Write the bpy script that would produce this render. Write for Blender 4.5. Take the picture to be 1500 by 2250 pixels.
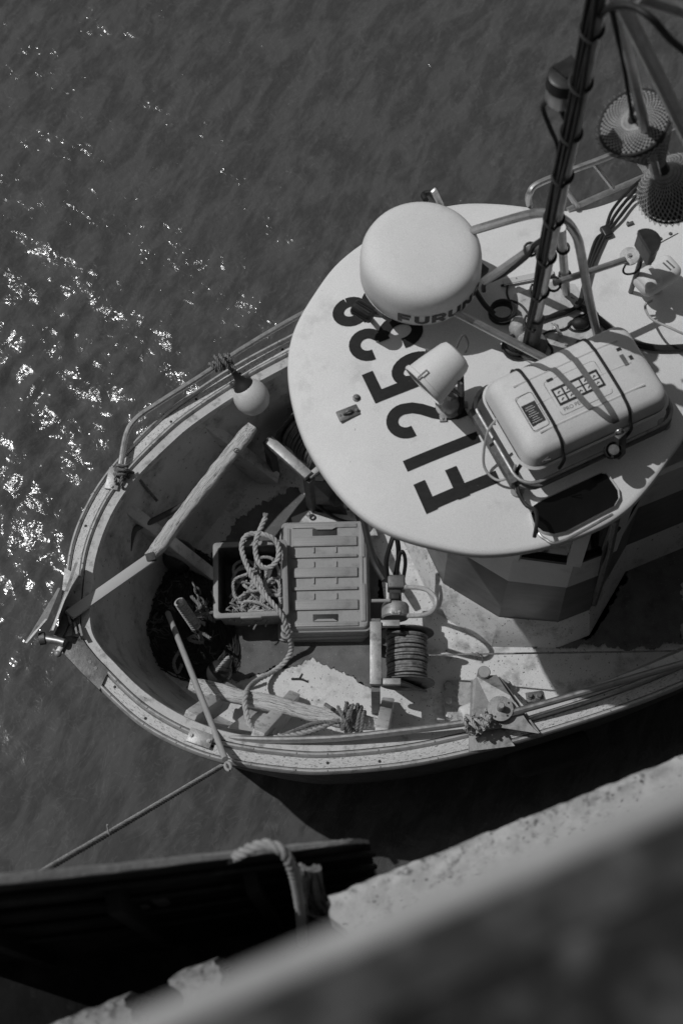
import bpy, bmesh, math, random
import numpy as np
from mathutils import Vector, Matrix, noise as mnoise
random.seed(7); rng = np.random.default_rng(7)
for o in list(bpy.data.objects): bpy.data.objects.remove(o)
sc = bpy.context.scene
C = sc.collection
R = math.radians

# ------------------------------------------------------------------ camera
FPX, DEP, ROLL, ZC = 3125.0, R(68), R(-4), 8.5
fwd = np.array([0, math.cos(DEP), -math.sin(DEP)]); r0 = np.array([1., 0, 0]); u0 = np.cross(r0, fwd)
RT = r0*math.cos(ROLL)+u0*math.sin(ROLL); UP = -r0*math.sin(ROLL)+u0*math.cos(ROLL)
cam_d = bpy.data.cameras.new('camera'); cam = bpy.data.objects.new('camera', cam_d); C.objects.link(cam)
cam_d.sensor_fit = 'VERTICAL'; cam_d.sensor_height = 36; cam_d.sensor_width = 24; cam_d.lens = FPX/2250*36
cam_d.clip_start = 0.05; cam_d.clip_end = 2000
mw = Matrix(((RT[0], UP[0], -fwd[0], 0), (RT[1], UP[1], -fwd[1], 0), (RT[2], UP[2], -fwd[2], ZC), (0, 0, 0, 1)))
cam.matrix_world = mw
cam_d.dof.use_dof = True; cam_d.dof.focus_distance = 7.3; cam_d.dof.aperture_fstop = 1.75
sc.camera = cam

# ------------------------------------------------------------------ sky, sun, exposure (black-and-white picture: neutral light)
SUN_AZ, SUN_EL = R(67), R(58.5)          # degrees left of the view direction, elevation
wd = bpy.data.worlds.new('World'); sc.world = wd; wd.use_nodes = True
nt = wd.node_tree; nt.nodes.clear()
sky = nt.nodes.new('ShaderNodeTexSky'); sky.sky_type = 'NISHITA'; sky.sun_disc = False
sky.sun_elevation = SUN_EL; sky.sun_rotation = -SUN_AZ
bw_ = nt.nodes.new('ShaderNodeRGBToBW'); bg = nt.nodes.new('ShaderNodeBackground'); wo = nt.nodes.new('ShaderNodeOutputWorld')
nt.links.new(sky.outputs[0], bw_.inputs[0]); nt.links.new(bw_.outputs[0], bg.inputs[0]); nt.links.new(bg.outputs[0], wo.inputs[0])
bg.inputs[1].default_value = 0.085
sun_d = bpy.data.lights.new('sun', 'SUN'); sun_d.energy = 3.5; sun_d.angle = R(0.53); sun_d.color = (1, 1, 1)
sun = bpy.data.objects.new('sun', sun_d); C.objects.link(sun)
sdir = Vector((-math.sin(SUN_AZ)*math.cos(SUN_EL), math.cos(SUN_AZ)*math.cos(SUN_EL), math.sin(SUN_EL)))
sun.rotation_euler = sdir.to_track_quat('Z', 'Y').to_euler(); sun.location = (-8, 4, 12)
vs = sc.view_settings
vs.view_transform = 'Standard'; vs.look = 'None'; vs.gamma = 1; vs.use_curve_mapping = False; vs.exposure = -0.70
sc.cycles.max_bounces = 6; sc.cycles.glossy_bounces = 3; sc.cycles.transmission_bounces = 3
sc.cycles.sample_clamp_indirect = 4
sc.cycles.use_denoising = True

# ------------------------------------------------------------------ frames
BOW = np.array([-1.52370258, 2.21500486]); PSI = R(19)
bu = np.array([math.cos(PSI), math.sin(PSI)]); bv = np.array([-bu[1], bu[0]])
def W(px, py, z):                       # a point of the photograph (1500x2250) at a real height z
    v = fwd+RT*((px-750)/FPX)+UP*((1125-py)/FPX); t = (z-ZC)/v[2]
    return np.array([v[0]*t, v[1]*t, z])
def B(s, t, z):                         # metres aft of the bow, metres to port, height
    p = BOW+bu*s+bv*t; return np.array([p[0], p[1], z])
def Lc(px, py, z):
    q = W(px, py, z)[:2]-BOW; return float(q@bu), float(q@bv)
def P3(l): return [W(*p) for p in l]
def nrm(v): v = np.asarray(v, float); return v/(np.linalg.norm(v)+1e-12)
def cr(pts, n=8, closed=False):         # Catmull-Rom
    p = [np.asarray(q, float) for q in pts]; out = []
    m = len(p)
    for i in range(m if closed else m-1):
        if closed: a, b, c, d = p[i-1], p[i], p[(i+1) % m], p[(i+2) % m]
        else: a, b, c, d = p[max(i-1, 0)], p[i], p[i+1], p[min(i+2, m-1)]
        for k in range(n):
            t = k/n
            out.append(.5*((2*b)+(c-a)*t+(2*a-5*b+4*c-d)*t*t+(3*b-a-3*c+d)*t**3))
    if not closed: out.append(p[-1])
    return out
def resample(pts, step):
    p = np.array(pts, float); d = np.r_[0, np.cumsum(np.linalg.norm(np.diff(p, axis=0), axis=1))]
    n = max(2, int(d[-1]/step)+1); q = np.linspace(0, d[-1], n)
    return np.stack([np.interp(q, d, p[:, k]) for k in range(3)], 1), q
def frames(p):
    p = np.asarray(p, float); n = len(p); T = np.gradient(p, axis=0); T /= np.linalg.norm(T, axis=1)[:, None]+1e-12
    a = np.array([0, 0, 1.]) if abs(T[0][2]) < .9 else np.array([1., 0, 0])
    N = [nrm(np.cross(np.cross(T[0], a), T[0]))]
    for i in range(1, n):
        v = N[-1]-T[i]*(N[-1]@T[i]); N.append(nrm(v))
    N = np.array(N); return T, N, np.cross(T, N)
def basis(ax, hint=(0, 0, 1)):
    z = nrm(ax); h = np.array(hint, float)
    if abs(z@nrm(h)) > .98: h = np.array([1., 0, 0])
    x = nrm(np.cross(h, z)); return x, np.cross(z, x), z

def rrect(w, h, r, n=6):                # rounded rectangle outline, centred
    out = []
    for cx, cy, a0 in ((w/2-r, h/2-r, 0), (-w/2+r, h/2-r, 90), (-w/2+r, -h/2+r, 180), (w/2-r, -h/2+r, 270)):
        out += [(cx+r*math.cos(R(a0+90*k/n)), cy+r*math.sin(R(a0+90*k/n))) for k in range(n+1)]
    return out
# ------------------------------------------------------------------ mesh collector
WLOC = {}
class M:
    def __init__(s): s.v = []; s.f = []; s.al = []
    def add(s, v, f, al=None):
        o = len(s.v); v = [tuple(map(float, q)) for q in v]; s.v += v
        s.f += [tuple(i+o for i in q) for q in f]
        s.al += (al if al is not None else [(0, 0, 0)]*len(v)); return s
    def box(s, c, size, ax=None):       # ax = (x,y,z) unit vectors
        X, Y, Z = ax if ax else ((1, 0, 0), (0, 1, 0), (0, 0, 1))
        X, Y, Z = [np.asarray(a, float)*h/2 for a, h in zip((X, Y, Z), size)]; c = np.asarray(c, float)
        v = [c+X*i+Y*j+Z*k for i in (-1, 1) for j in (-1, 1) for k in (-1, 1)]
        return s.add(v, [(0, 1, 3, 2), (4, 6, 7, 5), (0, 4, 5, 1), (2, 3, 7, 6), (0, 2, 6, 4), (1, 5, 7, 3)])
    def rbox(s, c, size, r, ax=None, seg=3):
        X, Y, Z = ax if ax else ((1, 0, 0), (0, 1, 0), (0, 0, 1)); X, Y, Z = map(np.asarray, (X, Y, Z)); c = np.asarray(c, float)
        bm = bmesh.new(); bmesh.ops.create_cube(bm, size=1)
        for q in bm.verts: q.co = Vector((q.co.x*size[0], q.co.y*size[1], q.co.z*size[2]))
        bmesh.ops.bevel(bm, geom=bm.edges[:], offset=r, segments=seg, affect='EDGES', profile=.5)
        bm.verts.index_update()
        s.add([c+X*q.co.x+Y*q.co.y+Z*q.co.z for q in bm.verts], [tuple(v.index for v in f.verts) for f in bm.faces])
        bm.free(); return s
    def bar(s, p0, p1, w, h, up=(0, 0, 1), r=0):
        p0, p1 = np.asarray(p0, float), np.asarray(p1, float); z = nrm(p1-p0)
        x = nrm(np.cross(up, z)); y = np.cross(z, x); L = np.linalg.norm(p1-p0)
        a = (x, y, z)
        return s.rbox((p0+p1)/2, (w, h, L), r, a, 2) if r else s.box((p0+p1)/2, (w, h, L), a)
    def tube(s, pts, r, n=8, caps=True, flat=1.0, closed=False, twist=0, sq=0):
        p = np.array(pts, float)
        if closed: p = np.vstack([p, p[:1]])
        T, N, Bn = frames(p); m = len(p); rr = np.full(m, r) if np.isscalar(r) else np.interp(np.linspace(0, 1, m), np.linspace(0, 1, len(r)), r)
        d = np.r_[0, np.cumsum(np.linalg.norm(np.diff(p, axis=0), axis=1))]
        v = []; al = []
        for i in range(m):
            for k in range(n):
                a = 2*math.pi*k/n+twist*d[i]
                g = (abs(math.cos(a))**sq+abs(math.sin(a))**sq)**(-1/sq) if sq else 1.; v.append(p[i]+rr[i]*g*(N[i]*math.cos(a)*flat+Bn[i]*math.sin(a))); al.append((d[i], rr[i]*2*math.sin(a), rr[i]*2*math.cos(a)))
        f = [(i*n+k, i*n+(k+1) % n, (i+1)*n+(k+1) % n, (i+1)*n+k) for i in range(m-1) for k in range(n)]
        if caps and not closed: f += [tuple(range(n))[::-1], tuple(range((m-1)*n, m*n))]
        return s.add(v, f, al)
    def lathe(s, o, ax, prof, n=24, hint=(0, 0, 1), arc=None):
        x, y, z = basis(ax, hint); o = np.asarray(o, float); v = []; m = len(prof)
        for r, h in prof:
            for k in range(n):
                a = 2*math.pi*k/n; v.append(o+z*h+(x*math.cos(a)+y*math.sin(a))*max(r, 1e-5))
        f = [(i*n+k, i*n+(k+1) % n, (i+1)*n+(k+1) % n, (i+1)*n+k) for i in range(m-1) for k in range(n)]
        return s.add(v, f)
    def disc(s, o, ax, r, h, n=20):
        return s.lathe(o, ax, [(0, 0), (r, 0), (r, h*.8), (r-h*.2 if r > h*.2 else r, h), (0, h)], n)
    def prism(s, poly, ext):
        n = len(poly); e = np.asarray(ext, float); p = [np.asarray(q, float) for q in poly]
        return s.add(p+[q+e for q in p], [tuple(range(n))[::-1], tuple(range(n, 2*n))]+[(i, (i+1) % n, n+(i+1) % n, n+i) for i in range(n)])
    def loft(s, rows, closed=False, al=None):
        m, n = len(rows), len(rows[0]); v = [q for r in rows for q in r]
        k = n if closed else n-1
        return s.add(v, [(i*n+j, i*n+(j+1) % n, (i+1)*n+(j+1) % n, (i+1)*n+j) for i in range(m-1) for j in range(k)], al)
    def rope(s, pts, r, pitch=None, n=6, strands=3, jit=0.):
        pitch = pitch or r*7; p, d = resample(pts, pitch/9); T, N, Bn = frames(p)
        for k in range(strands):
            a = 2*math.pi*(d/pitch+k/strands); q = p+(N*np.cos(a)[:, None]+Bn*np.sin(a)[:, None])*r*.54
            if jit: q = q+rng.normal(0, jit, q.shape)
            s.tube(q, r*.52, n)
        return s
    def ball(s, c, r, n=16, m=10, sc_=(1, 1, 1)):
        v = []; c = np.asarray(c, float)
        for i in range(m+1):
            th = math.pi*i/m
            for k in range(n):
                a = 2*math.pi*k/n; v.append(c+np.array([math.sin(th)*math.cos(a)*sc_[0], math.sin(th)*math.sin(a)*sc_[1], math.cos(th)*sc_[2]])*r)
        return s.add(v, [(i*n+k, (i+1)*n+k, (i+1)*n+(k+1) % n, i*n+(k+1) % n) for i in range(m) for k in range(n)])
    def bolt(s, p, r=.009, h=.01, ax=(0, 0, 1)):
        return s.lathe(p, ax, [(r*1.7, 0), (r*1.7, h*.25), (r, h*.3), (r, h), (0, h)], 6)
    def jitter(s, amp, scale=20, zonly=False):
        out = []
        for q in s.v:
            n = mnoise.noise_vector(Vector(q)*scale); out.append((q[0]+(0 if zonly else n.x*amp), q[1]+(0 if zonly else n.y*amp), q[2]+n.z*amp))
        s.v = out; return s
    def build(s, name, mat, parent=None, label=None, cat=None, group=None, kind=None, smooth=35, pos=None):
        me = bpy.data.meshes.new(name); v = np.array(s.v)
        if pos is None: c = np.array([(v[:, 0].min()+v[:, 0].max())/2, (v[:, 1].min()+v[:, 1].max())/2, v[:, 2].min()])
        else: c = np.asarray(pos, float)
        me.from_pydata([tuple(q) for q in v-c], [], s.f)
        at = me.attributes.new('al', 'FLOAT_VECTOR', 'POINT'); at.data.foreach_set('vector', np.array(s.al, dtype=np.float32).ravel())
        bm = bmesh.new(); bm.from_mesh(me); bmesh.ops.recalc_face_normals(bm, faces=bm.faces[:]); bm.to_mesh(me); bm.free()
        if smooth:
            me.polygons.foreach_set('use_smooth', [True]*len(me.polygons)); me.set_sharp_from_angle(angle=R(smooth))
        me.materials.append(MT[mat] if isinstance(mat, str) else mat)
        o = bpy.data.objects.new(name, me); C.objects.link(o)
        pl = WLOC[parent] if parent is not None else np.zeros(3)
        o.parent = parent; o.location = tuple(c-pl); WLOC[o] = c
        return tag(o, label, cat, group, kind)
def tag(o, label=None, cat=None, group=None, kind=None):
    for k, x in (('label', label), ('category', cat), ('group', group), ('kind', kind)):
        if x: o[k] = x
    return o
def thing(name, p, label, cat, group=None):
    o = bpy.data.objects.new(name, None); C.objects.link(o); o.empty_display_size = .1
    o.location = tuple(map(float, p)); WLOC[o] = np.asarray(p, float); return tag(o, label, cat, group)

# ------------------------------------------------------------------ materials (all neutral: black-and-white photograph)
MT = {}
def mat(name, base, rough=.5, metal=0., var=.2, scale=6., dirt=None, dscale=5., damt=.5, dsharp=.12, speck=None, sscale=150., samt=.35,
        bump=0., bscale=120., vec='Object', stretch=None, spec=.5, coat=0., grain=.09):
    m = bpy.data.materials.new(name); m.use_nodes = True; t = m.node_tree; N = t.nodes; Lk = t.links; N.clear()
    out = N.new('ShaderNodeOutputMaterial'); b = N.new('ShaderNodeBsdfPrincipled'); Lk.new(b.outputs[0], out.inputs[0])
    b.inputs['Roughness'].default_value = rough; b.inputs['Metallic'].default_value = metal; b.inputs['Specular IOR Level'].default_value = spec
    if coat: b.inputs['Coat Weight'].default_value = coat; b.inputs['Coat Roughness'].default_value = .15
    if vec == 'al':
        at = N.new('ShaderNodeAttribute'); at.attribute_name = 'al'; src = at.outputs['Vector']
    else:
        tc = N.new('ShaderNodeTexCoord'); src = tc.outputs['Object']
    if stretch:
        mp = N.new('ShaderNodeMapping'); mp.inputs['Scale'].default_value = stretch; Lk.new(src, mp.inputs[0]); srcs = mp.outputs[0]
    else: srcs = src
    def noise(sc_, det=5, rgh=.6, s=src):
        n = N.new('ShaderNodeTexNoise'); n.inputs['Scale'].default_value = sc_; n.inputs['Detail'].default_value = det; n.inputs['Roughness'].default_value = rgh
        Lk.new(s, n.inputs['Vector']); return n.outputs[0]
    def mapr(x, a, b_, c, d):
        n = N.new('ShaderNodeMapRange'); n.inputs[1].default_value = a; n.inputs[2].default_value = b_; n.inputs[3].default_value = c; n.inputs[4].default_value = d
        Lk.new(x, n.inputs[0]); return n.outputs[0]
    def mixv(fac, a, b_):
        n = N.new('ShaderNodeMix'); n.data_type = 'FLOAT'
        for i, x in ((0, fac), (2, a), (3, b_)):
            if isinstance(x, (int, float)): n.inputs[i].default_value = x
            else: Lk.new(x, n.inputs[i])
        return n.outputs[0]
    col = mapr(noise(scale, s=srcs), .25, .75, base*(1-var), base*(1+var))
    if dirt is not None:
        col = mixv(mapr(noise(dscale, 9, .68, s=srcs), .6-.3*damt, .6-.3*damt+dsharp, 0, 1), col, dirt)
    if speck is not None:
        col = mixv(mapr(noise(sscale, 2, .5), .5+.28*(1-samt), .5+.28*(1-samt)+.05, 0, 1), col, speck)
    if grain:
        mu = N.new('ShaderNodeMath'); mu.operation = 'MULTIPLY'; Lk.new(col, mu.inputs[0]); Lk.new(mapr(noise(330., 1, .5), .2, .8, 1-2*grain, 1+2*grain), mu.inputs[1]); col = mu.outputs[0]
    Lk.new(col, b.inputs['Base Color'])
    Lk.new(mapr(noise(scale*1.7), .3, .7, max(rough-.08, .02), min(rough+.1, 1)), b.inputs['Roughness'])
    if bump:
        bn = N.new('ShaderNodeBump'); bn.inputs['Strength'].default_value = min(1, bump); bn.inputs['Distance'].default_value = .004
        Lk.new(noise(bscale, 4, .6, s=srcs), bn.inputs['Height']); Lk.new(bn.outputs[0], b.inputs['Normal'])
    MT[name] = m; return m
mat('gelcoat', .67, .6, spec=.3, var=.05, scale=3, dirt=.42, dscale=5, damt=.15, dsharp=.3, speck=.28, sscale=50, samt=.07, bump=.08, bscale=200)
mat('lettering', .022, .6, spec=.15, var=.25, scale=30, dirt=.2, dscale=38, damt=-.22, dsharp=.05, vec='Object', stretch=(1, 3, 1))
mat('white_plastic', .65, .58, spec=.3, var=.05, scale=5, dirt=.4, dscale=6, damt=.06, dsharp=.4)
mat('raft_shell', .60, .55, spec=.35, var=.06, scale=5, dirt=.4, dscale=9, damt=.12, dsharp=.4)
mat('black_plastic', .018, .42, var=.3, scale=20)
mat('black_rubber', .014, .6, var=.3, scale=30)
mat('black_acrylic', .006, .16, var=.2, scale=6, spec=.3)
mat('glass', .012, .06, var=.2, scale=3)
mat('bulwark', .52, .6, var=.18, scale=2.5, dirt=.2, dscale=6, damt=.34, dsharp=.22, speck=.07, sscale=48, samt=.34, bump=.35, bscale=60)
mat('deck', .62, .75, var=.12, scale=3, dirt=.22, dscale=7, damt=.30, dsharp=.2, speck=.06, sscale=75, samt=.42, bump=.8, bscale=170)
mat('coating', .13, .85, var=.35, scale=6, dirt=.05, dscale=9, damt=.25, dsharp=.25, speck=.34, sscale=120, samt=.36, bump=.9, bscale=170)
mat('lip', .54, .5, var=.12, scale=6, dirt=.24, dscale=16, damt=.24, dsharp=.15, speck=.06, sscale=45, samt=.2, bump=.4, bscale=60)
mat('gunwale_wood', .60, .75, var=.15, scale=40, dirt=.14, dscale=42, damt=.20, dsharp=.10, speck=.08, sscale=100, samt=.4, vec='al', stretch=(1, 3, 3), bump=.7, bscale=90)
mat('alloy_strip', .48, .5, metal=.25, var=.15, scale=18, dirt=.18, dscale=16, damt=.3, dsharp=.2)
mat('timber', .60, .8, var=.16, scale=22, dirt=.06, dscale=7, damt=.24, dsharp=.06, vec='al', stretch=(1, 30, 30), bump=1., bscale=16)
mat('old_timber', .56, .8, var=.2, scale=14, dirt=.12, dscale=12, damt=.2, dsharp=.12, vec='al', stretch=(1, 7, 7), bump=.8, bscale=24)
mat('steel', .50, .40, metal=.85, var=.12, scale=20, dirt=.2, dscale=15, damt=.2, dsharp=.3)
mat('alloy', .36, .5, metal=.45, var=.15, scale=12, dirt=.16, dscale=16, damt=.35, dsharp=.2, bump=.2, bscale=120)
mat('dull_steel', .16, .55, metal=.5, var=.35, scale=14, dirt=.04, dscale=14, damt=.4, dsharp=.2, bump=.3, bscale=90)
mat('rusty_steel', .07, .75, metal=.2, var=.5, scale=16, dirt=.02, dscale=9, damt=.5, dsharp=.2, bump=.6, bscale=90)
mat('dark_paint_and_shade', .06, .5, var=.35, scale=10, dirt=.03, dscale=6, damt=.4, dsharp=.2)  # dark painted parts, and the shade painted inside the rope crate
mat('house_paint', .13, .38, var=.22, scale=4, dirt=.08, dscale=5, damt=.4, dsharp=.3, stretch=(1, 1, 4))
mat('house_white', .62, .5, var=.08, scale=4, dirt=.3, dscale=6, damt=.2, dsharp=.3)
mat('crate', .30, .55, var=.09, scale=6, dirt=.19, dscale=12, damt=.28, dsharp=.25, speck=.14, sscale=60, samt=.2, bump=.15, bscale=240)
mat('rope', .42, .9, var=.3, scale=60, dirt=.14, dscale=18, damt=.3, dsharp=.3, bump=.5, bscale=500)
mat('hawser', .32, .9, var=.2, scale=60, dirt=.25, dscale=14, damt=.25, dsharp=.3, bump=.5, bscale=400)
mat('grey_rope', .20, .9, var=.35, scale=60, dirt=.06, dscale=18, damt=.4, dsharp=.3, bump=.5, bscale=500)
mat('dark_rope', .03, .85, var=.5, scale=50)
mat('wire', .24, .7, metal=.15, var=.4, scale=60, dirt=.06, dscale=24, damt=.45, dsharp=.25)
mat('black_wire', .18, .5, metal=.2, var=.4, scale=40)
mat('net', .022, .9, var=.6, scale=40)
mat('net_cord', .035, .85, var=.7, scale=12)
mat('grey_net', .12, .85, var=.5, scale=14)
mat('float_white', .62, .45, var=.08, scale=8, dirt=.32, dscale=9, damt=.3, dsharp=.4)
mat('float_dark', .035, .3, var=.3, scale=8)
mat('pale_stick', .34, .6, var=.15, scale=10, dirt=.18, dscale=16, damt=.25, dsharp=.3, vec='al', stretch=(1, 6, 6))
mat('mesh_cord', .40, .8, var=.25, scale=30, dirt=.14, dscale=20, damt=.3, dsharp=.3)
mat('dark_hull', .022, .75, var=.6, scale=4, dirt=.085, dscale=4.5, damt=.16, dsharp=.3, bump=.4, bscale=30, spec=.2)
mat('worn_edge', .26, .85, var=.25, scale=30, dirt=.2, dscale=20, damt=.4, dsharp=.3, bump=.9, bscale=60)
mat('concrete', .42, .9, var=.25, scale=14, dirt=.10, dscale=26, damt=.22, dsharp=.14, speck=.06, sscale=50, samt=.45, bump=1., bscale=40)
mat('old_concrete', .24, .9, var=.4, scale=20, dirt=.05, dscale=30, damt=.35, dsharp=.14, bump=1., bscale=40)
mat('kerb_stone', .36, .85, var=.2, scale=8, bump=.5, bscale=40)
mat('asphalt', .018, .95, var=.5, scale=9, dirt=.115, dscale=17, damt=.36, dsharp=.22, speck=.2, sscale=30, samt=.02, bump=.8, bscale=60, spec=.2)
mat('kerb_fade', .032, .95, var=.5, scale=12, dirt=.12, dscale=17, damt=.40, dsharp=.22, spec=.2)
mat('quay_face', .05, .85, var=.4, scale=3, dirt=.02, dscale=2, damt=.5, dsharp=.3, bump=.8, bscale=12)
mat('label_black', .02, .5, var=.2, scale=30)
mat('label_grey', .12, .5, var=.2, scale=30)
mat('strap', .13, .8, var=.2, scale=60)
mat('clear_bag', .45, .18, var=.4, scale=30)
mat('lens', .25, .06, metal=.4, var=.2, scale=20)

# ================================================================== WATER
def water():
    def axis(lo, hi, step, far, g=1.16):
        a = list(np.arange(lo, hi+1e-6, step)); s = step; x = hi
        while x < far: s = min(s*g, 30); x += s; a.append(x)
        s = step; x = lo; pre = []
        while x > -far: s = min(s*g, 30); x -= s; pre.append(x)
        return np.array(pre[::-1]+a)
    X = axis(-2.6, 3.0, .018, 400); Y = axis(.8, 7.9, .018, 400)
    gx, gy = np.meshgrid(X, Y)
    z = np.zeros_like(gx)
    for i in range(110):
        lam = math.exp(random.uniform(math.log(.085), math.log(.75))); k = 2*math.pi/lam
        a = R(random.gauss(50, 24)) if i % 5 < 3 else R(random.gauss(150, 30)); ph = random.uniform(0, 6.28)
        sl = .0280
        w = k*(gx*math.cos(a)+gy*math.sin(a))+ph+1.3*np.sin(gx*1.9+i)*np.sin(gy*1.5+2*i)+.8*np.sin(gx*4.1+gy*3.3+3*i)
        pk = .55+.9*np.clip(np.sin(gx*(.8+.13*(i % 7))+gy*(1.1-.1*(i % 5))+i*1.7), -.5, 1)   # ripples come in patches
        z += sl/k*pk*(np.sin(w)+.3*np.cos(2*w))
    # sheltered, calmer water along the quay and in the lee of the boat; livelier out to the left
    D = gy-.4*gx
    out = np.clip((D-2.7)/1.7, 0, 1); out = out*out*(3-2*out)
    lee = np.clip((.6-gx)/2.6, 0, 1)
    amp = (.13+.87*out)*(.40+.72*lee**1.2)*(1-.55*np.clip((gy-4.6)/1.2, 0, 1))
    far = np.exp(-np.maximum(0, np.hypot(gx, gy-3)-6)/10)
    z *= amp*far
    m = M(); ny, nx = gx.shape
    me = bpy.data.meshes.new('water'); v = np.stack([gx.ravel(), gy.ravel(), z.ravel()], 1)
    idx = np.arange(nx*ny).reshape(ny, nx)
    f = np.stack([idx[:-1, :-1].ravel(), idx[:-1, 1:].ravel(), idx[1:, 1:].ravel(), idx[1:, :-1].ravel()], 1)
    me.vertices.add(len(v)); me.vertices.foreach_set('co', v.astype(np.float32).ravel())
    me.loops.add(f.size); me.loops.foreach_set('vertex_index', f.astype(np.int32).ravel())
    me.polygons.add(len(f)); me.polygons.foreach_set('loop_start', np.arange(0, f.size, 4, dtype=np.int32)); me.update(calc_edges=True)
    me.polygons.foreach_set('use_smooth', [True]*len(f))
    o = bpy.data.objects.new('water', me); C.objects.link(o); o['kind'] = 'structure'
    mt = bpy.data.materials.new('harbour_water'); mt.use_nodes = True; t = mt.node_tree; N = t.nodes; K = t.links
    b = N['Principled BSDF']; b.inputs['IOR'].default_value = 1.33; b.inputs['Roughness'].default_value = .115
    tc = N.new('ShaderNodeTexCoord')
    def ns(scale, det, stretch, rot, dist=0., rg=.6):
        m0 = N.new('ShaderNodeMapping'); m0.inputs['Rotation'].default_value = (0, 0, -rot); K.new(tc.outputs['Object'], m0.inputs[0])
        mp = N.new('ShaderNodeMapping'); mp.inputs['Scale'].default_value = stretch; K.new(m0.outputs[0], mp.inputs[0])
        n = N.new('ShaderNodeTexNoise'); n.inputs['Scale'].default_value = scale; n.inputs['Detail'].default_value = det; n.inputs['Roughness'].default_value = rg; n.inputs['Distortion'].default_value = dist
        K.new(mp.outputs[0], n.inputs[0]); return n.outputs[0]
    # silty water body; sky sheen of ripple patches painted in as pale streaks
    def lin(x, a_, b_, c_, d_):
        q = N.new('ShaderNodeMapRange'); K.new(x, q.inputs[0])
        for i_, w_ in enumerate((a_, b_, c_, d_)): q.inputs[1+i_].default_value = w_
        return q.outputs[0]
    def add(x, y_):
        q = N.new('ShaderNodeMath'); q.operation = 'ADD'; K.new(x, q.inputs[0]); K.new(y_, q.inputs[1]); return q.outputs[0]
    body = add(lin(ns(2.5, 7, (1, 2.6, 1), R(60), .35, .62), .44, .56, .061, .086), lin(ns(13, 6, (1, 2.2, 1), R(54), .5, .6), .36, .64, -.005, .007))
    rd = N.new('ShaderNodeMath'); rd.operation = 'SUBTRACT'; K.new(ns(4.5, 3, (1, 1.5, 1), R(60), 1.6, .5), rd.inputs[0]); rd.inputs[1].default_value = .5
    ra_ = N.new('ShaderNodeMath'); ra_.operation = 'ABSOLUTE'; K.new(rd.outputs[0], ra_.inputs[0])
    body = add(body, lin(ra_.outputs[0], .0, .016, .022, 0.))          # thin bright wave lines, like caustics, painted into the colour
    K.new(body, b.inputs['Base Color'])
    h1 = ns(7, 3, (1.5, 1, 1), R(50), 1.0); h2 = ns(22, 2, (1.5, 1, 1), R(45), .8)
    ad = N.new('ShaderNodeMath'); ad.operation = 'MULTIPLY_ADD'; ad.inputs[1].default_value = .28; K.new(h2, ad.inputs[0]); K.new(h1, ad.inputs[2])
    sx = N.new('ShaderNodeSeparateXYZ'); K.new(tc.outputs['Object'], sx.inputs[0])
    dd = N.new('ShaderNodeMath'); dd.operation = 'MULTIPLY_ADD'; dd.inputs[1].default_value = -.4; K.new(sx.outputs[0], dd.inputs[0]); K.new(sx.outputs[1], dd.inputs[2])
    rr = N.new('ShaderNodeMapRange'); rr.inputs[1].default_value = 2.6; rr.inputs[2].default_value = 4.4; rr.inputs[3].default_value = .06; rr.inputs[4].default_value = .45; K.new(dd.outputs[0], rr.inputs[0])
    bp = N.new('ShaderNodeBump'); bp.inputs['Distance'].default_value = .022; K.new(rr.outputs[0], bp.inputs['Strength']); K.new(ad.outputs[0], bp.inputs['Height'])
    K.new(bp.outputs[0], b.inputs['Normal'])
    me.materials.append(mt)
water()

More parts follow.
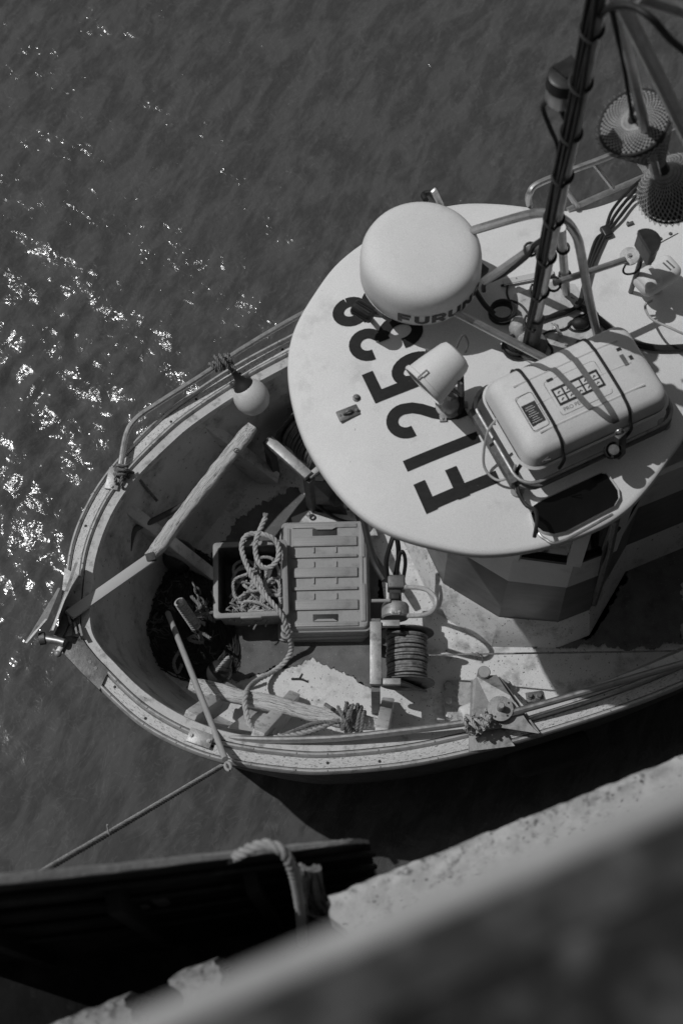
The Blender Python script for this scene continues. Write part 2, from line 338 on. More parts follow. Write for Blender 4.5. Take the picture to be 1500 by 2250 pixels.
# ================================================================== QUAY
def quay():
    e0, e1 = W(700, 2050, 7.4), W(1500, 1708, 7.4); d = nrm((e1-e0)*[1, 1, 0]); n = np.array([-d[1], d[0], 0]); up = np.array([0, 0, 1.])
    i0 = W(700, 2140, 7.4); wk = float((e0-i0)@n)
    ext = 14.
    # dark paving behind the kerb
    m = M(); c = e0-n*(wk+6)+up*-.2
    m.box(c-up*.002, (2*ext, 12, .4), (d, n, up)); m.build('pavement', 'asphalt', kind='structure', smooth=0)
    m = M(); m.box(e0-n*(wk+.022)+up*-.1, (2*ext, .045, .206), (d, n, up)); m.build('kerb_fade', 'kerb_fade', kind='structure', smooth=0)  # added mid-tone strip imitating the soft bright-to-dark fade behind the kerb
    # kerb stones along the edge, each its own stone
    kr = None
    for k in range(-4, 5):
        q = M(); q.rbox(e0+d*(k*1.8+.3)-n*(wk/2)+up*-.17, (1.79, wk, .36), .014, (d, n, up), 3); q.jitter(.002, 9)
        st = q.build('kerb_stone' if k != -4 else 'quay_kerb', 'kerb_stone', kr, kind=None if kr else 'structure')
        kr = kr or st
    # lower wall and ledge
    l0, l1 = W(720, 1965, 3.9), W(1500, 1655, 3.9); ld = nrm((l1-l0)*[1, 1, 0]); ln = np.array([-ld[1], ld[0], 0])
    m = M(); bc = e0-n*(wk+.02)
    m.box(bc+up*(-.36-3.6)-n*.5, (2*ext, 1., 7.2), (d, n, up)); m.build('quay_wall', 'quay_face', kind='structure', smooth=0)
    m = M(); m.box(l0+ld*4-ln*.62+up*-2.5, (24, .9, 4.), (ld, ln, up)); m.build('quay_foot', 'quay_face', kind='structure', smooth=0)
    # rough concrete ledge blocks
    def block(a, b, w, z1, name, label, yo=0., mt='concrete'):
        bm = bmesh.new(); nx, nyy, nz = max(8, int((b-a)/.016)), max(4, int(w/.016)), 5
        q = M(); rows = []
        L_ = b-a
        for j in range(nyy+nz+1):
            row = []
            for i in range(nx+1):
                x = a+L_*i/nx
                if j <= nz: y, z = 0., -.22+.22*j/nz
                else: y, z = -w*(j-nz)/nyy, 0.
                p = l0+ld*x+ln*(y+yo)+up*(z+z1)
                nz_ = .6*mnoise.fractal(Vector(p)*9, .8, 2.1, 4)+.55*mnoise.noise(Vector(p)*38)
                p = p+up*nz_*.016*(1 if j > nz else .4)+ln*(nz_*.02-.012 if j in (nz, nz+1) else mnoise.noise(Vector(p)*25)*.006)
                if i in (0, nx): p = p+ld*(.03*mnoise.noise(Vector(p)*14)+.02*mnoise.noise(Vector(p)*40))
                row.append(p)
            rows.append(row)
        q.loft(rows)
        bt = [[r[0]*1.0 for r in rows], [r[0]+up*-.3 for r in rows]]; q.loft(bt)
        bt = [[r[-1]*1.0 for r in rows], [r[-1]+up*-.3 for r in rows]]; q.loft(bt)
        return q.build(name, mt, label=label, cat='concrete ledge', smooth=60)
    block(0, 7.5, .75, 0, 'concrete_ledge', 'long rough sunlit concrete ledge on the quay side beyond the blurred kerb')
    block(-.53, -.39, .5, .03, 'concrete_ledge', 'small lone lit lump of concrete ledge between two dark gaps', -.05, 'old_concrete')
    block(-2.2, -.68, .6, .0, 'concrete_ledge', 'lit concrete ledge piece at the bottom left corner by the kerb', -.05, 'old_concrete')
quay()

# ================================================================== DARK BOAT ALONGSIDE
def dark_boat():
    ed = cr(P3([(-420, 1975, 4.75), (-60, 1946, 4.6), (250, 1915, 4.3), (530, 1880, 4.0), (700, 1860, 3.82), (775, 1851, 3.72), (812, 1852, 3.5)]), 8)
    root = thing('dark_barge', ed[20]*[1, 1, 0], 'dark hulled craft beside the quay with a thin sunlit rail edge', 'boat')
    up = np.array([0, 0, 1.]); rows = [[], [], [], []]
    T, _, _ = frames(ed); m = M()
    for p, t in zip(ed, T):
        n = nrm(np.array([-t[1], t[0], 0]))
        for k, (o, h) in enumerate(((0, -.01), (-.06, -1.7), (.0, -1.7), (.012, -.01))): rows[k].append(p+n*o+up*h)
    m.loft(rows); m.add([r[-1] for r in rows], [(0, 1, 2, 3)]); m.build('bulwark', 'dark_hull', root, smooth=30)
    m = M(); cap = []
    for p, t in zip(ed, T):
        n = nrm(np.array([-t[1], t[0], 0])); wq = .013+.02*max(0, 1-len(cap)/36); cap.append([p+n*a+up*b for a, b in ((-.003, -.02), (-.003, 0), (wq*.5, .005), (wq, 0), (wq+.002, -.02))])
    m.loft(cap); m.jitter(.004, 60); m.build('rail_cap', 'worn_edge', root)
    m = M(); n = nrm(np.array([-T[20][1], T[20][0], 0])); c = (ed[0]+ed[-1])/2
    m.add([ed[0]-up*1.5, ed[-1]-up*1.5, ed[-1]-up*1.5-n*.6, ed[0]-up*1.5-n*2.4], [(0, 1, 2, 3)]); m.build('deck', 'dark_hull', root, smooth=0)
    m = M()
    
    for dz_ in (.16, .42, .70, .98):
        m = M(); lo = [p-up*dz_-nrm(np.array([-t[1], t[0], 0]))*(.012+.035*dz_) for p, t in zip(ed, T)]; m.tube(lo, .012, 6); m.build('stringer', 'dark_hull', root)
    for i in (6, 15, 24):
        q = M(); n = nrm(np.array([-T[i][1], T[i][0], 0])); p = ed[i]-n*.05
        q.bar(p-up*.2, p-up*1.5, .04, .08, up=n); q.build('frame', 'dark_hull', root, smooth=0)
    for (x, y, z, w) in ((310, 1985, 3.62, .09), (352, 1970, 3.66, .07)):
        q = M(); p = W(x, y, z); i = 20; n = nrm(np.array([-T[i][1], T[i][0], 0])); q.rbox(p, (w, .05, .16), .02, (T[i], n, up)); q.build('fixing_block', 'dull_steel', root)
    # hawser over the rail
    h = M(); pts = cr(P3([(470, 1896, 3.75), (520, 1880, 4.02), (555, 1862, 4.09), (590, 1856, 4.11), (622, 1872, 4.10), (640, 1905, 4.02), (652, 1950, 3.85), (660, 2010, 3.55), (664, 2070, 3.2)]), 8)
    h.rope(pts, .018, .10, 8)
    h.build('mooring_rope', 'hawser', label='thick pale twisted rope looped over the dark rail', cat='rope')
    f = M()
    for k in range(16):
        a = W(672+rng.uniform(-14, 34), 1905+rng.uniform(-8, 12), 3.82); b = W(690+rng.uniform(-14, 40), 2010+rng.uniform(-20, 20), 3.3)
        mid = (a+b)/2+rng.normal(0, .03, 3); f.tube(cr([a, mid, b], 8), .008, 5)
    f.build('rope_fender', 'grey_rope', label='shaggy worn rope fender hanging inside the dark rail beside the pale rope', cat='fender')
dark_boat()

# ================================================================== FISHING BOAT
boat = thing('fishing_boat', B(0, 0, 0), 'small open-decked fishing boat with rounded white wheelhouse roof', 'boat')
OUT = [(.02, 0), (.06, .13), (.12, .27), (.25, .54), (.41, .74), (.6, .9), (.87, 1.06), (1.08, 1.15), (1.45, 1.26), (1.83, 1.33), (2.13, 1.37), (2.8, 1.42), (3.5, 1.40), (4.2, 1.31), (5.0, 1.15), (5.8, .98)]
INN = [(.2, 0), (.21, .07), (.24, .16), (.345, .395), (.505, .61), (.69, .765), (.945, .905), (1.145, .99), (1.495, 1.09), (1.865, 1.155), (2.155, 1.195), (2.81, 1.24), (3.5, 1.22), (4.15, 1.135), (4.93, .98), (5.7, .82)]
DCK = [(.42, 0), (.43, .05), (.45, .1), (.53, .26), (.66, .45), (.83, .6), (1.06, .75), (1.25, .86), (1.58, .97), (1.92, 1.03), (2.2, 1.06), (2.82, 1.1), (3.5, 1.08), (4.1, 1.0), (4.9, .86), (5.6, .7)]
NS = 8
def full(c):                             # port stern -> bow -> starboard stern
    p = [np.array([a, b]) for a, b in c[::-1]]+[np.array([a, -b]) for a, b in c[1:]]
    return np.array(cr(p, NS))
FO, FI, FD = full(OUT), full(INN), full(DCK); NF = len(FO); MIDI = (len(OUT)-1)*NS
def zg(s): return 1.2+.22*max(0, 1-s/2.6)**1.6
ZD = .45
arc = np.r_[0, np.cumsum(np.linalg.norm(np.diff(FO, axis=0), axis=1))]
def strip(name, i0, i1, prof, mt, parent=None, dz=0, smooth=40, ends=True):
    """prof: list of (fraction from outer to inner edge, dz)"""
    parent = parent or boat
    m = M(); rows = []; al = []
    for i in range(i0, i1+1):
        row = []
        for f, h in prof:
            p = FO[i]*(1-f)+FI[i]*f; row.append(B(p[0], p[1], zg(FO[i][0])+h+dz)); al.append((arc[i], f*.18, h))
        rows.append(row)
    m.loft(rows, al=al)
    n = len(prof)
    if ends: m.f += [tuple(range(n)), tuple(range((i1-i0)*n, (i1-i0)*n+n))]
    return m.build(name, mt, parent, smooth=smooth)
# outer shell
m = M(); rows = []
for k, (off, z) in enumerate(((0, None), (.012, -.06), (.03, -.10), (.05, .75), (.12, .3), (.22, 0), (.42, -.35))):
    row = []
    for i in range(NF):
        d = FI[i]-FO[i]; d = d/np.linalg.norm(d); p = FO[i]+d*(off+(.05*k*math.exp(-FO[i][0]*2.)))
        zz = zg(FO[i][0])-.02 if z is None else (zg(FO[i][0])+z if z < 0 and k < 3 else z); row.append(B(p[0], p[1], zz))
    rows.append(row)
m.loft(rows); m.add([rows[j][0] for j in range(7)]+[rows[j][-1] for j in range(6, -1, -1)], [tuple(range(14))])
m.build('hull', 'dark_paint_and_shade', boat, smooth=50)
# bulwark inside and deck
m = M(); rows = []
for f, z in ((0, None), (.02, None), (.5, .8), (.93, ZD+.04), (1.05, ZD)):
    row = []
    for i in range(NF):
        p = FI[i]*(1-f)+FD[i]*f+(FO[i]-FI[i])*(.14 if f in (.02,) else 0)
        zz = (zg(FO[i][0])-(.035 if f == 0 else .05)) if z is None else z; row.append(B(p[0], p[1], zz))
    rows.append(row)
m.loft(rows); bulw = m.build('bulwark', 'bulwark', boat, smooth=50)
m = M(); rows = []
for i in range(MIDI+1):
    a, b = FD[i], FD[NF-1-i]; rows.append([B(*(a*(1-k/16)+b*k/16), ZD+.012*(1-(k/8-1)**2)) for k in range(17)])
m.loft(rows); m.build('deck', 'deck', boat, smooth=60)
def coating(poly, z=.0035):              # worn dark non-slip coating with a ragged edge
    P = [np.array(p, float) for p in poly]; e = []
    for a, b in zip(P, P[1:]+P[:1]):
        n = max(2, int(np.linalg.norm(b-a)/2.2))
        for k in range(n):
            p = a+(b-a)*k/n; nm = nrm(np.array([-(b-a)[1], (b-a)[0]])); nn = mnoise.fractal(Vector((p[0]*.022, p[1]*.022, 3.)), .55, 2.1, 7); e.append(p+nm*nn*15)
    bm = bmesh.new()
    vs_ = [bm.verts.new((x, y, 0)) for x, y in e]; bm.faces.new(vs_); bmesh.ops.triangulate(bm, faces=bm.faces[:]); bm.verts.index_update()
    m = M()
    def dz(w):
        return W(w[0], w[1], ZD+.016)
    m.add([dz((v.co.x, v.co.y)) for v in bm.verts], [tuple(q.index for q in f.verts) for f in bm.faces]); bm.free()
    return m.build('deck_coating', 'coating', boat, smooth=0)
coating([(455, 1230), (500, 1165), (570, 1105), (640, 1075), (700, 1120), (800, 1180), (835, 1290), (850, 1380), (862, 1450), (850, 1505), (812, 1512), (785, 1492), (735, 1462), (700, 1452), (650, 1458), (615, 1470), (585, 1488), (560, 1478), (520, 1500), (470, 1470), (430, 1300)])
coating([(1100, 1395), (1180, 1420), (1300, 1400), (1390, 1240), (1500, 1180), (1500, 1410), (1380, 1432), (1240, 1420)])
# gunwale build-up, split at the bow plate
IP = MIDI-NS*3+4; IS = MIDI+NS*2+1       # where the bow plate ends, port and starboard
def half(a, b, w, n=5): return [(a+(b-a)*k/n, -.012+w*math.sin(math.pi*k/n)**.6) for k in range(n+1)]
BD = [(.19, -.04), (.19, -.004), (.21, -.001), (.48, .001), (.497, -.005), (.497, -.04)]
for nm, lo, hi in (('port', 0, IP), ('stb', IS, NF-1)):
    strip('rubbing_strip', lo, hi, half(0, .18, .030), 'alloy_strip'); strip('rubbing_strip', lo, hi, half(.505, .68, .030), 'alloy_strip')
    strip('rail_lip', lo, hi, [(.69, -.04), (.692, .0), (.97, -.002), (1.0, -.01), (1.0, -.05)], 'lip')
    cuts = list(range(lo, hi, 19))+[hi]
    if hi-cuts[-2] < 6 and len(cuts) > 2: cuts.pop(-2)
    for a, b in zip(cuts[:-1], cuts[1:]): strip('gunwale_board', a, b, BD, 'gunwale_wood', ends=True)
strip('gunwale_base', 0, NF-1, [(.02, -.03), (.72, -.022)], 'old_timber', ends=False)
strip('rail_lip', IP, IS, [(.69, -.04), (.692, .0), (.97, -.002), (1.0, -.01), (1.0, -.05)], 'lip')
m = M(); hs_ = M(); r_ = random.Random(21)
for lo, hi in ((0, IP), (IS, NF-1)):
    i = lo+2
    while i < hi:
        for f in (.09, .59):
            p = FO[i]*(1-f)+FI[i]*f; m.lathe(B(p[0], p[1], zg(FO[i][0])+.014), (0, 0, 1), [(.0055, 0), (.005, .003), (0, .0035)], 8)
        if r_.random() < .45:
            f = r_.uniform(.27, .42); p = FO[i]*(1-f)+FI[i]*f; hs_.lathe(B(p[0], p[1], zg(FO[i][0])+.0015), (0, 0, 1), [(.008, 0), (0, .001)], 9)
        i += 6
m.build('screw_heads', 'dull_steel', boat, kind='stuff'); hs_.build('screw_holes', 'black_rubber', boat, kind='stuff')
# bow plates
strip('bow_plate', IP, MIDI-2, [(-.02, -.05), (-.02, .014), (.3, .02), (.66, .012), (.66, -.03)], 'alloy', smooth=20)
strip('bow_plate', MIDI-2, IS, [(-.02, -.05), (-.02, .012), (.3, .018), (.66, .010), (.66, -.03)], 'dull_steel', smooth=20)
for i in (IP+3, IS-3, IS-6):
    m = M(); p = FO[i]*.6+FI[i]*.4; m.bolt(B(p[0], p[1], zg(p[0])+.012), .010, .012); m.build('bolt', 'dull_steel', boat)
# bow roller: cheek plates, roller pin and lugs
br = bpy.data.objects.new('bow_roller', None); C.objects.link(br); br.parent = boat; WLOC[br] = B(.1, .05, 1.4); br.location = tuple(WLOC[br]-WLOC[boat]); br.empty_display_size = .05
def cheek(pts, th):
    q = M(); p = P3(pts); a = nrm(p[2]-p[0]); n = nrm(np.cross(a, (0, 0, 1))); q.prism(p, n*th); return q
cheek([(170, 1238, 1.46), (172, 1236, 1.50), (150, 1300, 1.58), (118, 1385, 1.58), (112, 1390, 1.46), (140, 1320, 1.44)], .012).build('cheek_plate', 'alloy', br, smooth=20)
cheek([(132, 1295, 1.40), (133, 1292, 1.45), (105, 1360, 1.54), (60, 1413, 1.52), (56, 1415, 1.47), (95, 1375, 1.40)], .012).build('cheek_plate', 'alloy', br, smooth=20)
q = M(); q.tube(P3([(92, 1402, 1.47), (128, 1408, 1.47), (142, 1412, 1.47)]), .022, 12); q.build('roller', 'steel', br)
q = M(); q.tube(P3([(88, 1404, 1.47), (100, 1402, 1.47)]), .034, 12); q.build('roller_nut', 'dull_steel', br)
q = M(); q.bar(W(146, 1405, 1.44), W(126, 1438, 1.44), .03, .03, r=.006); q.ball(W(128, 1436, 1.44), .02, 10, 8); q.build('lug', 'alloy', br)
q = M(); q.bar(W(158, 1335, 1.44), W(128, 1402, 1.45), .05, .02, r=.004); q.bar(W(170, 1345, 1.43), W(165, 1400, 1.43), .03, .02); q.build('base_bar', 'dull_steel', br)
for a, b in ((150, 1345), (165, 1370), (176, 1375)):
    q = M(); q.bar(W(a, b, 1.44), W(a+6, b+26, 1.47), .01, .03); q.build('web', 'alloy', br, smooth=0)
# ribs between gunwale and deck
def rib(p0, p1, w=.07, d=.15):
    q = M(); a, b = np.asarray(p0), np.asarray(p1); q.bar(a, b, w, d, r=.008); return q.build('rib', 'lip', boat)
rib(W(432, 928, 1.13), W(592, 1052, .50)); rib(W(266, 1114, 1.15), W(455, 1262, .50)); rib(W(640, 795, 1.10), W(760, 905, .50)); 
rib(W(410, 1592, 1.12), W(500, 1528, .62)); rib(W(560, 1634, 1.10), W(640, 1545, .50)); rib(W(835, 1630, 1.08), W(850, 1560, .47))
# gusset knee at port, starboard inner shelf panel
q = M(); q.prism(P3([(500, 1600, 1.02), (590, 1528, .58), (620, 1545, .58), (600, 1615, 1.0)]), (0, 0, .012)); q.build('bulwark_panel', 'lip', boat, smooth=0)
# weathered timbers fixed along the ribs
def timber(pts, r, name, flat=.8, mt='timber', knots=True):
    q = M(); p, _ = resample(cr(pts, 12), .012); n = len(p); rad = [r*(.78 if k in (0, 10) else 1)*(1+.05*math.sin(k*1.7)) for k in range(11)]
    q.tube(p, rad, 20, flat=flat, sq=4); q.jitter(.008, 6); q.jitter(.004, 22); q.jitter(.002, 60); return q.build(name, mt, boat, smooth=50)
timber([W(556, 938, 1.10), W(500, 1005, 1.10), W(440, 1082, 1.11), W(388, 1150, 1.12), W(328, 1226, 1.13)], .040, 'timber_rail')
timber([W(416, 1503, .84), W(470, 1518, .84), W(600, 1547, .84), W(720, 1575, .84), W(826, 1590, .84)], .044, 'timber_rail')
for x, y in ((520, 990), (374, 1172)):
    q = M(); p = W(x, y, 1.148); q.tube([p+np.array([math.cos(a), math.sin(a), 0])*.014 for a in np.linspace(0, 6.28, 13)[:-1]], .003, 5, closed=True); q.build('bolt_ring', 'rusty_steel', boat)
q = M(); q.bar(W(335, 1224, 1.19), W(152, 1352, 1.47), .062, .022, r=.004); q.jitter(.002, 20); q.build('cross_bar', 'old_timber', boat)
q = M(); q.bar(W(322, 1228, 1.21), W(342, 1222, 1.21), .05, .035, r=.006); q.build('cross_bar_clamp', 'rusty_steel', boat)
# pipe rails
def pipe(pts, r=.017, name='hand_rail', mt='steel', n=10, parent=None, sub=8):
    q = M(); q.tube(cr(pts, sub), r, n); return q.build(name, mt, parent or boat)
pipe([W(263, 1048, 1.34), W(266, 1020, 1.39), W(278, 955, 1.38), W(300, 920, 1.39), W(345, 888, 1.39), W(440, 828, 1.38), W(540, 762, 1.37), W(645, 700, 1.36), W(760, 640, 1.35)])
pipe([W(428, 1608, 1.36), W(450, 1616, 1.33), W(560, 1625, 1.33), W(690, 1624, 1.33), W(800, 1616, 1.33), W(1010, 1590, 1.33), W(1133, 1563, 1.33), W(1300, 1516, 1.33), W(1477, 1464, 1.33), W(1600, 1430, 1.33)], .019)
for a, b, c in ((250, 1052, 0), (440, 1622, 1)):
    q = M(); s_, t_ = Lc(a, b, 1.33); ang = PSI+(R(58) if c == 0 else R(-42)); d = np.array([math.cos(ang), math.sin(ang), 0]); n = np.array([-d[1], d[0], 0])
    z = zg(s_)+.02; q.rbox(W(a, b, z), (.13, .075, .014), .004, (d, n, (0, 0, 1)), 2)
    for k in (-1, 1): q.bolt(W(a, b, z+.007)+d*.048*k, .008, .01)
    q.build('rail_foot', 'alloy', boat)
# wheelhouse
HB = [(2.12, .24), (2.33, .555), (2.63, .715), (2.825, .72), (3.2, .45), (5.4, .45)]
def ring(off, z, tilt=0):
    pl = [(a-off*(.8 if i < 2 else .2), b+off) for i, (a, b) in enumerate(HB)]
    pl = pl+[(a, -b) for a, b in pl[::-1]]; return [B(a, b, z) for a, b in pl]
m = M(); m.loft([ring(.10, ZD-.01), ring(.085, ZD+.05), ring(.02, .64), ring(.0, .66)], closed=True); m.build('wheelhouse_coaming', 'deck', boat, smooth=25)
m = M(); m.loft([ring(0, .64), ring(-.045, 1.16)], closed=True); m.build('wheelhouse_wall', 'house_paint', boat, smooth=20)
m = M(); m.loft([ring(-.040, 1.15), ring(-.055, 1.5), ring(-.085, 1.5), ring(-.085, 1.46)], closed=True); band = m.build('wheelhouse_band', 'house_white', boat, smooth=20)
# window zone: pillars, head, glass panes
r0_, r1_ = ring(-.060, 1.5), ring(-.10, 2.56); n = len(r0_)
m = M(); m.loft([ring(-.10, 2.5), ring(-.09, 2.64)], closed=True); m.build('window_head', 'house_white', boat, smooth=20)
for i in range(n):
    j = (i+1) % n; a0, a1, b0, b1 = r0_[i], r1_[i], r0_[j], r1_[j]
    q = M(); q.bar(a0, a1, .075, .05, up=nrm(np.cross(b0-a0, (0, 0, 1)))); q.build('window_pillar', 'house_white', boat, smooth=0)
    if i in (4, 6, 11): continue
    nn = nrm(np.cross(b0-a0, a1-a0)); q = M()
    g = [a0*.94+b0*.06, a0*.06+b0*.94, a1*.06+b1*.94, a1*.94+b1*.06]
    ctr = np.mean(ring(0, 2.0), axis=0); nn = nn if nn@(np.mean(g, axis=0)-ctr) > 0 else -nn
    q.prism([p-nn*.012 for p in g], nn*.006); wn = q.build('window', 'glass', boat, smooth=0)
    for u in (0, 2):
        q = M(); p0, p1 = g[u], g[(u+1) % 4]; q.bar(p0, p1, .03, .03, up=nn); q.build('window_frame', 'black_rubber', wn, smooth=0)
# a dark drain pipe and cable run at the corner
q = M(); q.tube(P3([(1352, 1140, 2.4), (1338, 1210, 1.7), (1318, 1280, 1.1), (1304, 1325, .7)]), .02, 8); q.build('corner_pipe', 'dull_steel', boat)
q = M(); q.tube(cr(P3([(1345, 1150, 2.3), (1340, 1180, 2.0), (1360, 1160, 2.15), (1330, 1200, 1.85), (1316, 1262, 1.2)]), 8), .008, 6); q.build('corner_cable', 'black_rubber', boat)
# roof
RO = [(1.467, 0), (1.475, .12), (1.505, .28), (1.56, .43), (1.65, .56), (1.8, .69), (1.97, .80), (2.2, .868), (2.45, .885), (2.62, .86), (2.78, .79), (2.93, .70), (3.07, .62), (3.2, .585), (3.5, .58), (4.2, .58), (5.5, .58)]
RF = np.array(cr([np.array(p) for p in RO], 5)); RF = np.vstack([RF[::-1]*[1, -1], RF[1:]])
RAD = [(math.atan2(b, 2.0-a), math.hypot(2.0-a, b)) for a, b in RF if a <= 2.02]
ra, rb = np.array(RAD).T; oi = np.argsort(ra); ra, rb = ra[oi], rb[oi]
rs = RF[len(RF)//2:]
def zr(s, t):
    if s < 2.0: k = math.hypot(2.0-s, t)/np.interp(math.atan2(t, 2.0-s), ra, rb)
    else: k = abs(t)/np.interp(s, rs[:, 0], rs[:, 1])
    return 2.715+.07*(1-min(k, 1.)**3.)
m = M(); rows = []
for k in [0]+[1-(1-x)**1.5 for x in np.linspace(.12, 1, 12)]:
    row = []
    for a, b in RF:
        c0 = max(a, 2.0); p = (c0+(a-c0)*k, b*k); row.append(B(p[0], p[1], 2.715+.07*(1-k**3.)))
    rows.append(row)
def inset(o, z): return [B(a+(o if a < 2.6 else 0)*max(0, 1-abs(b)/.9), b-np.sign(b)*o, z) for a, b in RF]
rows += [inset(-.006, 2.704), inset(-.009, 2.68), inset(.0, 2.652), inset(.05, 2.64), inset(.2, 2.64)]
m.loft(rows); roof = m.build('roof', 'gelcoat', boat, smooth=50)
# painted registration on the roof
def ribbon(path, w, name='letter', mt='lettering', fn=None, parent=None, off=.004, n=3):
    p = np.array(path, float); T = np.gradient(p, axis=0); T /= np.linalg.norm(T, axis=1)[:, None]+1e-9; Nn = np.stack([-T[:, 1], T[:, 0]], 1)
    rows = [[fn(*(p[i]+Nn[i]*w*(k/n-.5))) for k in range(n+1)] for i in range(len(p))]; return rows
def line(a, b, n=10): return [np.array(a)*(1-i/n)+np.array(b)*i/n for i in range(n+1)]
def arcp(c, rx, ry, a0, a1, n=14): return [np.array([c[0]+rx*math.cos(R(a)), c[1]+ry*math.sin(R(a))]) for a in np.linspace(a0, a1, n)]
# letter plane: x = along the word (0..), y = height 0..1
LET = {
 'F': [line((.09, 0), (.09, 1)), line((.0, .925), (.40, .925)), line((.0, .495), (.41, .495))],
 'I': [line((.08, 0), (.08, 1))],
 '2': [arcp((.24, .74), .165, .18, 190, -20, 16)+[np.array(q) for q in ((.375, .60), (.31, .50), (.2, .38), (.12, .26), (.085, .15), (.08, .08))], line((.0, .075), (.48, .075))],
 '5': [line((.0, .925), (.44, .925)), line((.075, 1.0), (.075, .40)), [np.array((.03, .44)), np.array((.12, .46))]+arcp((.235, .33), .165, .255, 130, -160, 20)],
 '3': [arcp((.235, .755), .165, .17, 185, -62, 16)+[np.array((.27, .535)), np.array((.2, .535))], [np.array((.2, .535)), np.array((.27, .535))]+arcp((.235, .295), .175, .22, 60, -190, 18)],
 '8': [arcp((.235, .755), .15, .17, 0, 360, 24), arcp((.235, .295), .165, .22, 0, 360, 26)],
}
HT = .354
lab = tag(bpy.data.objects.new('registration', None)); C.objects.link(lab); lab.parent = roof; WLOC[lab] = B(2.0, 0, 2.8); lab.location = tuple(WLOC[lab]-WLOC[roof]); lab.empty_display_size = .05
def onroof(x0):
    def f(x, y):
        t, s = x0+x*HT, 2.166-y*HT; return B(s, t, zr(s, t)+.003)
    return f
bpy.data.objects.remove(lab)
for ch, x0, wd_ in (('F', -.548, .155), ('I', -.343, .15), ('2', -.203, .15), ('5', .016, .15), ('3', .222, .15), ('8', .42, .15)):
    m = M()
    for kk, st in enumerate(LET[ch]):
        fn = onroof(x0)
        rows = ribbon(st, wd_, fn=lambda x, y, k=kk, f=fn: f(x, y)+np.array([0, 0, .0006*k])); m.loft(rows)
    m.build('letter', 'lettering', roof, smooth=60)
# eye plate and stud on the roof
def onr(px, py, dz=0.):
    s, t = Lc(px, py, 2.79); z = zr(s, t); s, t = Lc(px, py, z+dz); return W(px, py, z+dz)
bx = (np.array([*bu, 0]), np.array([*bv, 0]), np.array([0, 0, 1.]))
q = M(); q.rbox(onr(765, 908, .006), (.10, .055, .012), .004, bx, 2); q.tube([onr(765, 908, .01)+bx[0]*.02*math.cos(a)+np.array([0, 0, .022*math.sin(a)]) for a in np.linspace(0, math.pi, 8)], .006, 6); q.bolt(onr(748, 914, .012), .006, .008); q.bolt(onr(784, 900, .012), .006, .008); q.build('eye_plate', 'dull_steel', roof)
q = M(); q.lathe(onr(783, 875), (0, 0, 1), [(.018, 0), (.018, .006), (.01, .008), (.01, .02), (0, .022)], 10); q.build('stud', 'dull_steel', roof)
# mast step plate on the roof
q = M(); q.prism([onr(x, y, .002) for x, y in ((1128, 650), (1210, 622), (1262, 628), (1300, 700), (1308, 770), (1225, 835), (1150, 790), (1118, 700))], (0, 0, .014)); q.build('mast_step_plate', 'bulwark', roof, smooth=0)
for x, y in ((1218, 718), (1242, 758), (1172, 752), (1290, 660)):
    q = M(); q.bolt(onr(x, y, .016), .010, .014); q.build('bolt', 'steel', roof)
q = M(); q.bar(onr(1218, 715, .03), onr(1232, 738, .03), .012, .012); q.build('clip', 'steel', roof, smooth=0)
# dark tinted roof hatch with white frame
hp = [(1165, 1135), (1170, 1118), (1190, 1104), (1318, 1044), (1330, 1046), (1354, 1082), (1356, 1100), (1346, 1118), (1240, 1174), (1215, 1180), (1190, 1174), (1172, 1158)]
ctr = np.mean([onr(x, y) for x, y in hp], axis=0); base = [onr(x, y, -.01) for x, y in hp]
top = [p+np.array([0, 0, .03]) for p in base]; zt = max(p[2] for p in top); 
top = [np.array([*p[:2], p[2]*.75+zt*.25]) for p in top]
m = M(); grow = lambda P, k: [ctr+(p-ctr)*[k, k, 1] for p in P]
m.loft([grow(base, 1.025), grow(top, 1.025), grow([p+np.array([0, 0, .003]) for p in top], 1.012), grow([p-np.array([0, 0, .012]) for p in top], .985), grow([p-np.array([0, 0, .02]) for p in top], .98)], closed=True); hf = m.build('hatch_frame', 'white_plastic', roof, smooth=30)
m = M(); m.prism(grow([p-np.array([0, 0, .008]) for p in top], .985), (0, 0, .004)); m.build('hatch_pane', 'black_acrylic', hf, smooth=0)
pipe([W(1172, 1150, 2.86), W(1180, 1168, 2.87), W(1196, 1184, 2.87), W(1232, 1190, 2.87), W(1345, 1130, 2.87)], .007, 'hatch_rail', 'steel', 8, roof)
# port roof rail beyond the roof
pipe([W(1163, 452, 2.70), W(1160, 438, 2.78), W(1163, 424, 2.84), W(1178, 406, 2.86), W(1240, 380, 2.86), (W(1345, 340, 2.86)), W(1500, 268, 2.86), W(1640, 205, 2.86)], .017, 'roof_rail', 'steel', 10, roof, 6)
pipe([W(1246, 462, 2.72), W(1350, 416, 2.72), W(1500, 352, 2.72), W(1640, 292, 2.72)], .015, 'roof_rail', 'steel', 10, roof, 3)
pipe([W(1388, 345, 2.86), W(1400, 352, 2.85), W(1415, 372, 2.78), W(1420, 385, 2.72)], .015, 'roof_rail', 'steel', 8, roof, 5)
for a, b in (((1243, 418), (1268, 455)), ((1302, 358), (1348, 417)), ((1440, 298), (1478, 362))):
    pipe([W(*a, 2.85), W(*b, 2.72)], .013, 'roof_rail_rung', 'steel', 8, roof, 2)
q = M(); q.bar(onr(968, 452, .02), W(952, 418, 2.92), .018, .03, r=.004); q.build('rail_stanchion', 'steel', roof)
q = M(); q.tube(cr(P3([(935, 440, 2.8), (930, 428, 2.78), (945, 424, 2.78), (960, 440, 2.78)]), 6), .014, 8); q.build('side_lamp', 'black_rubber', roof)

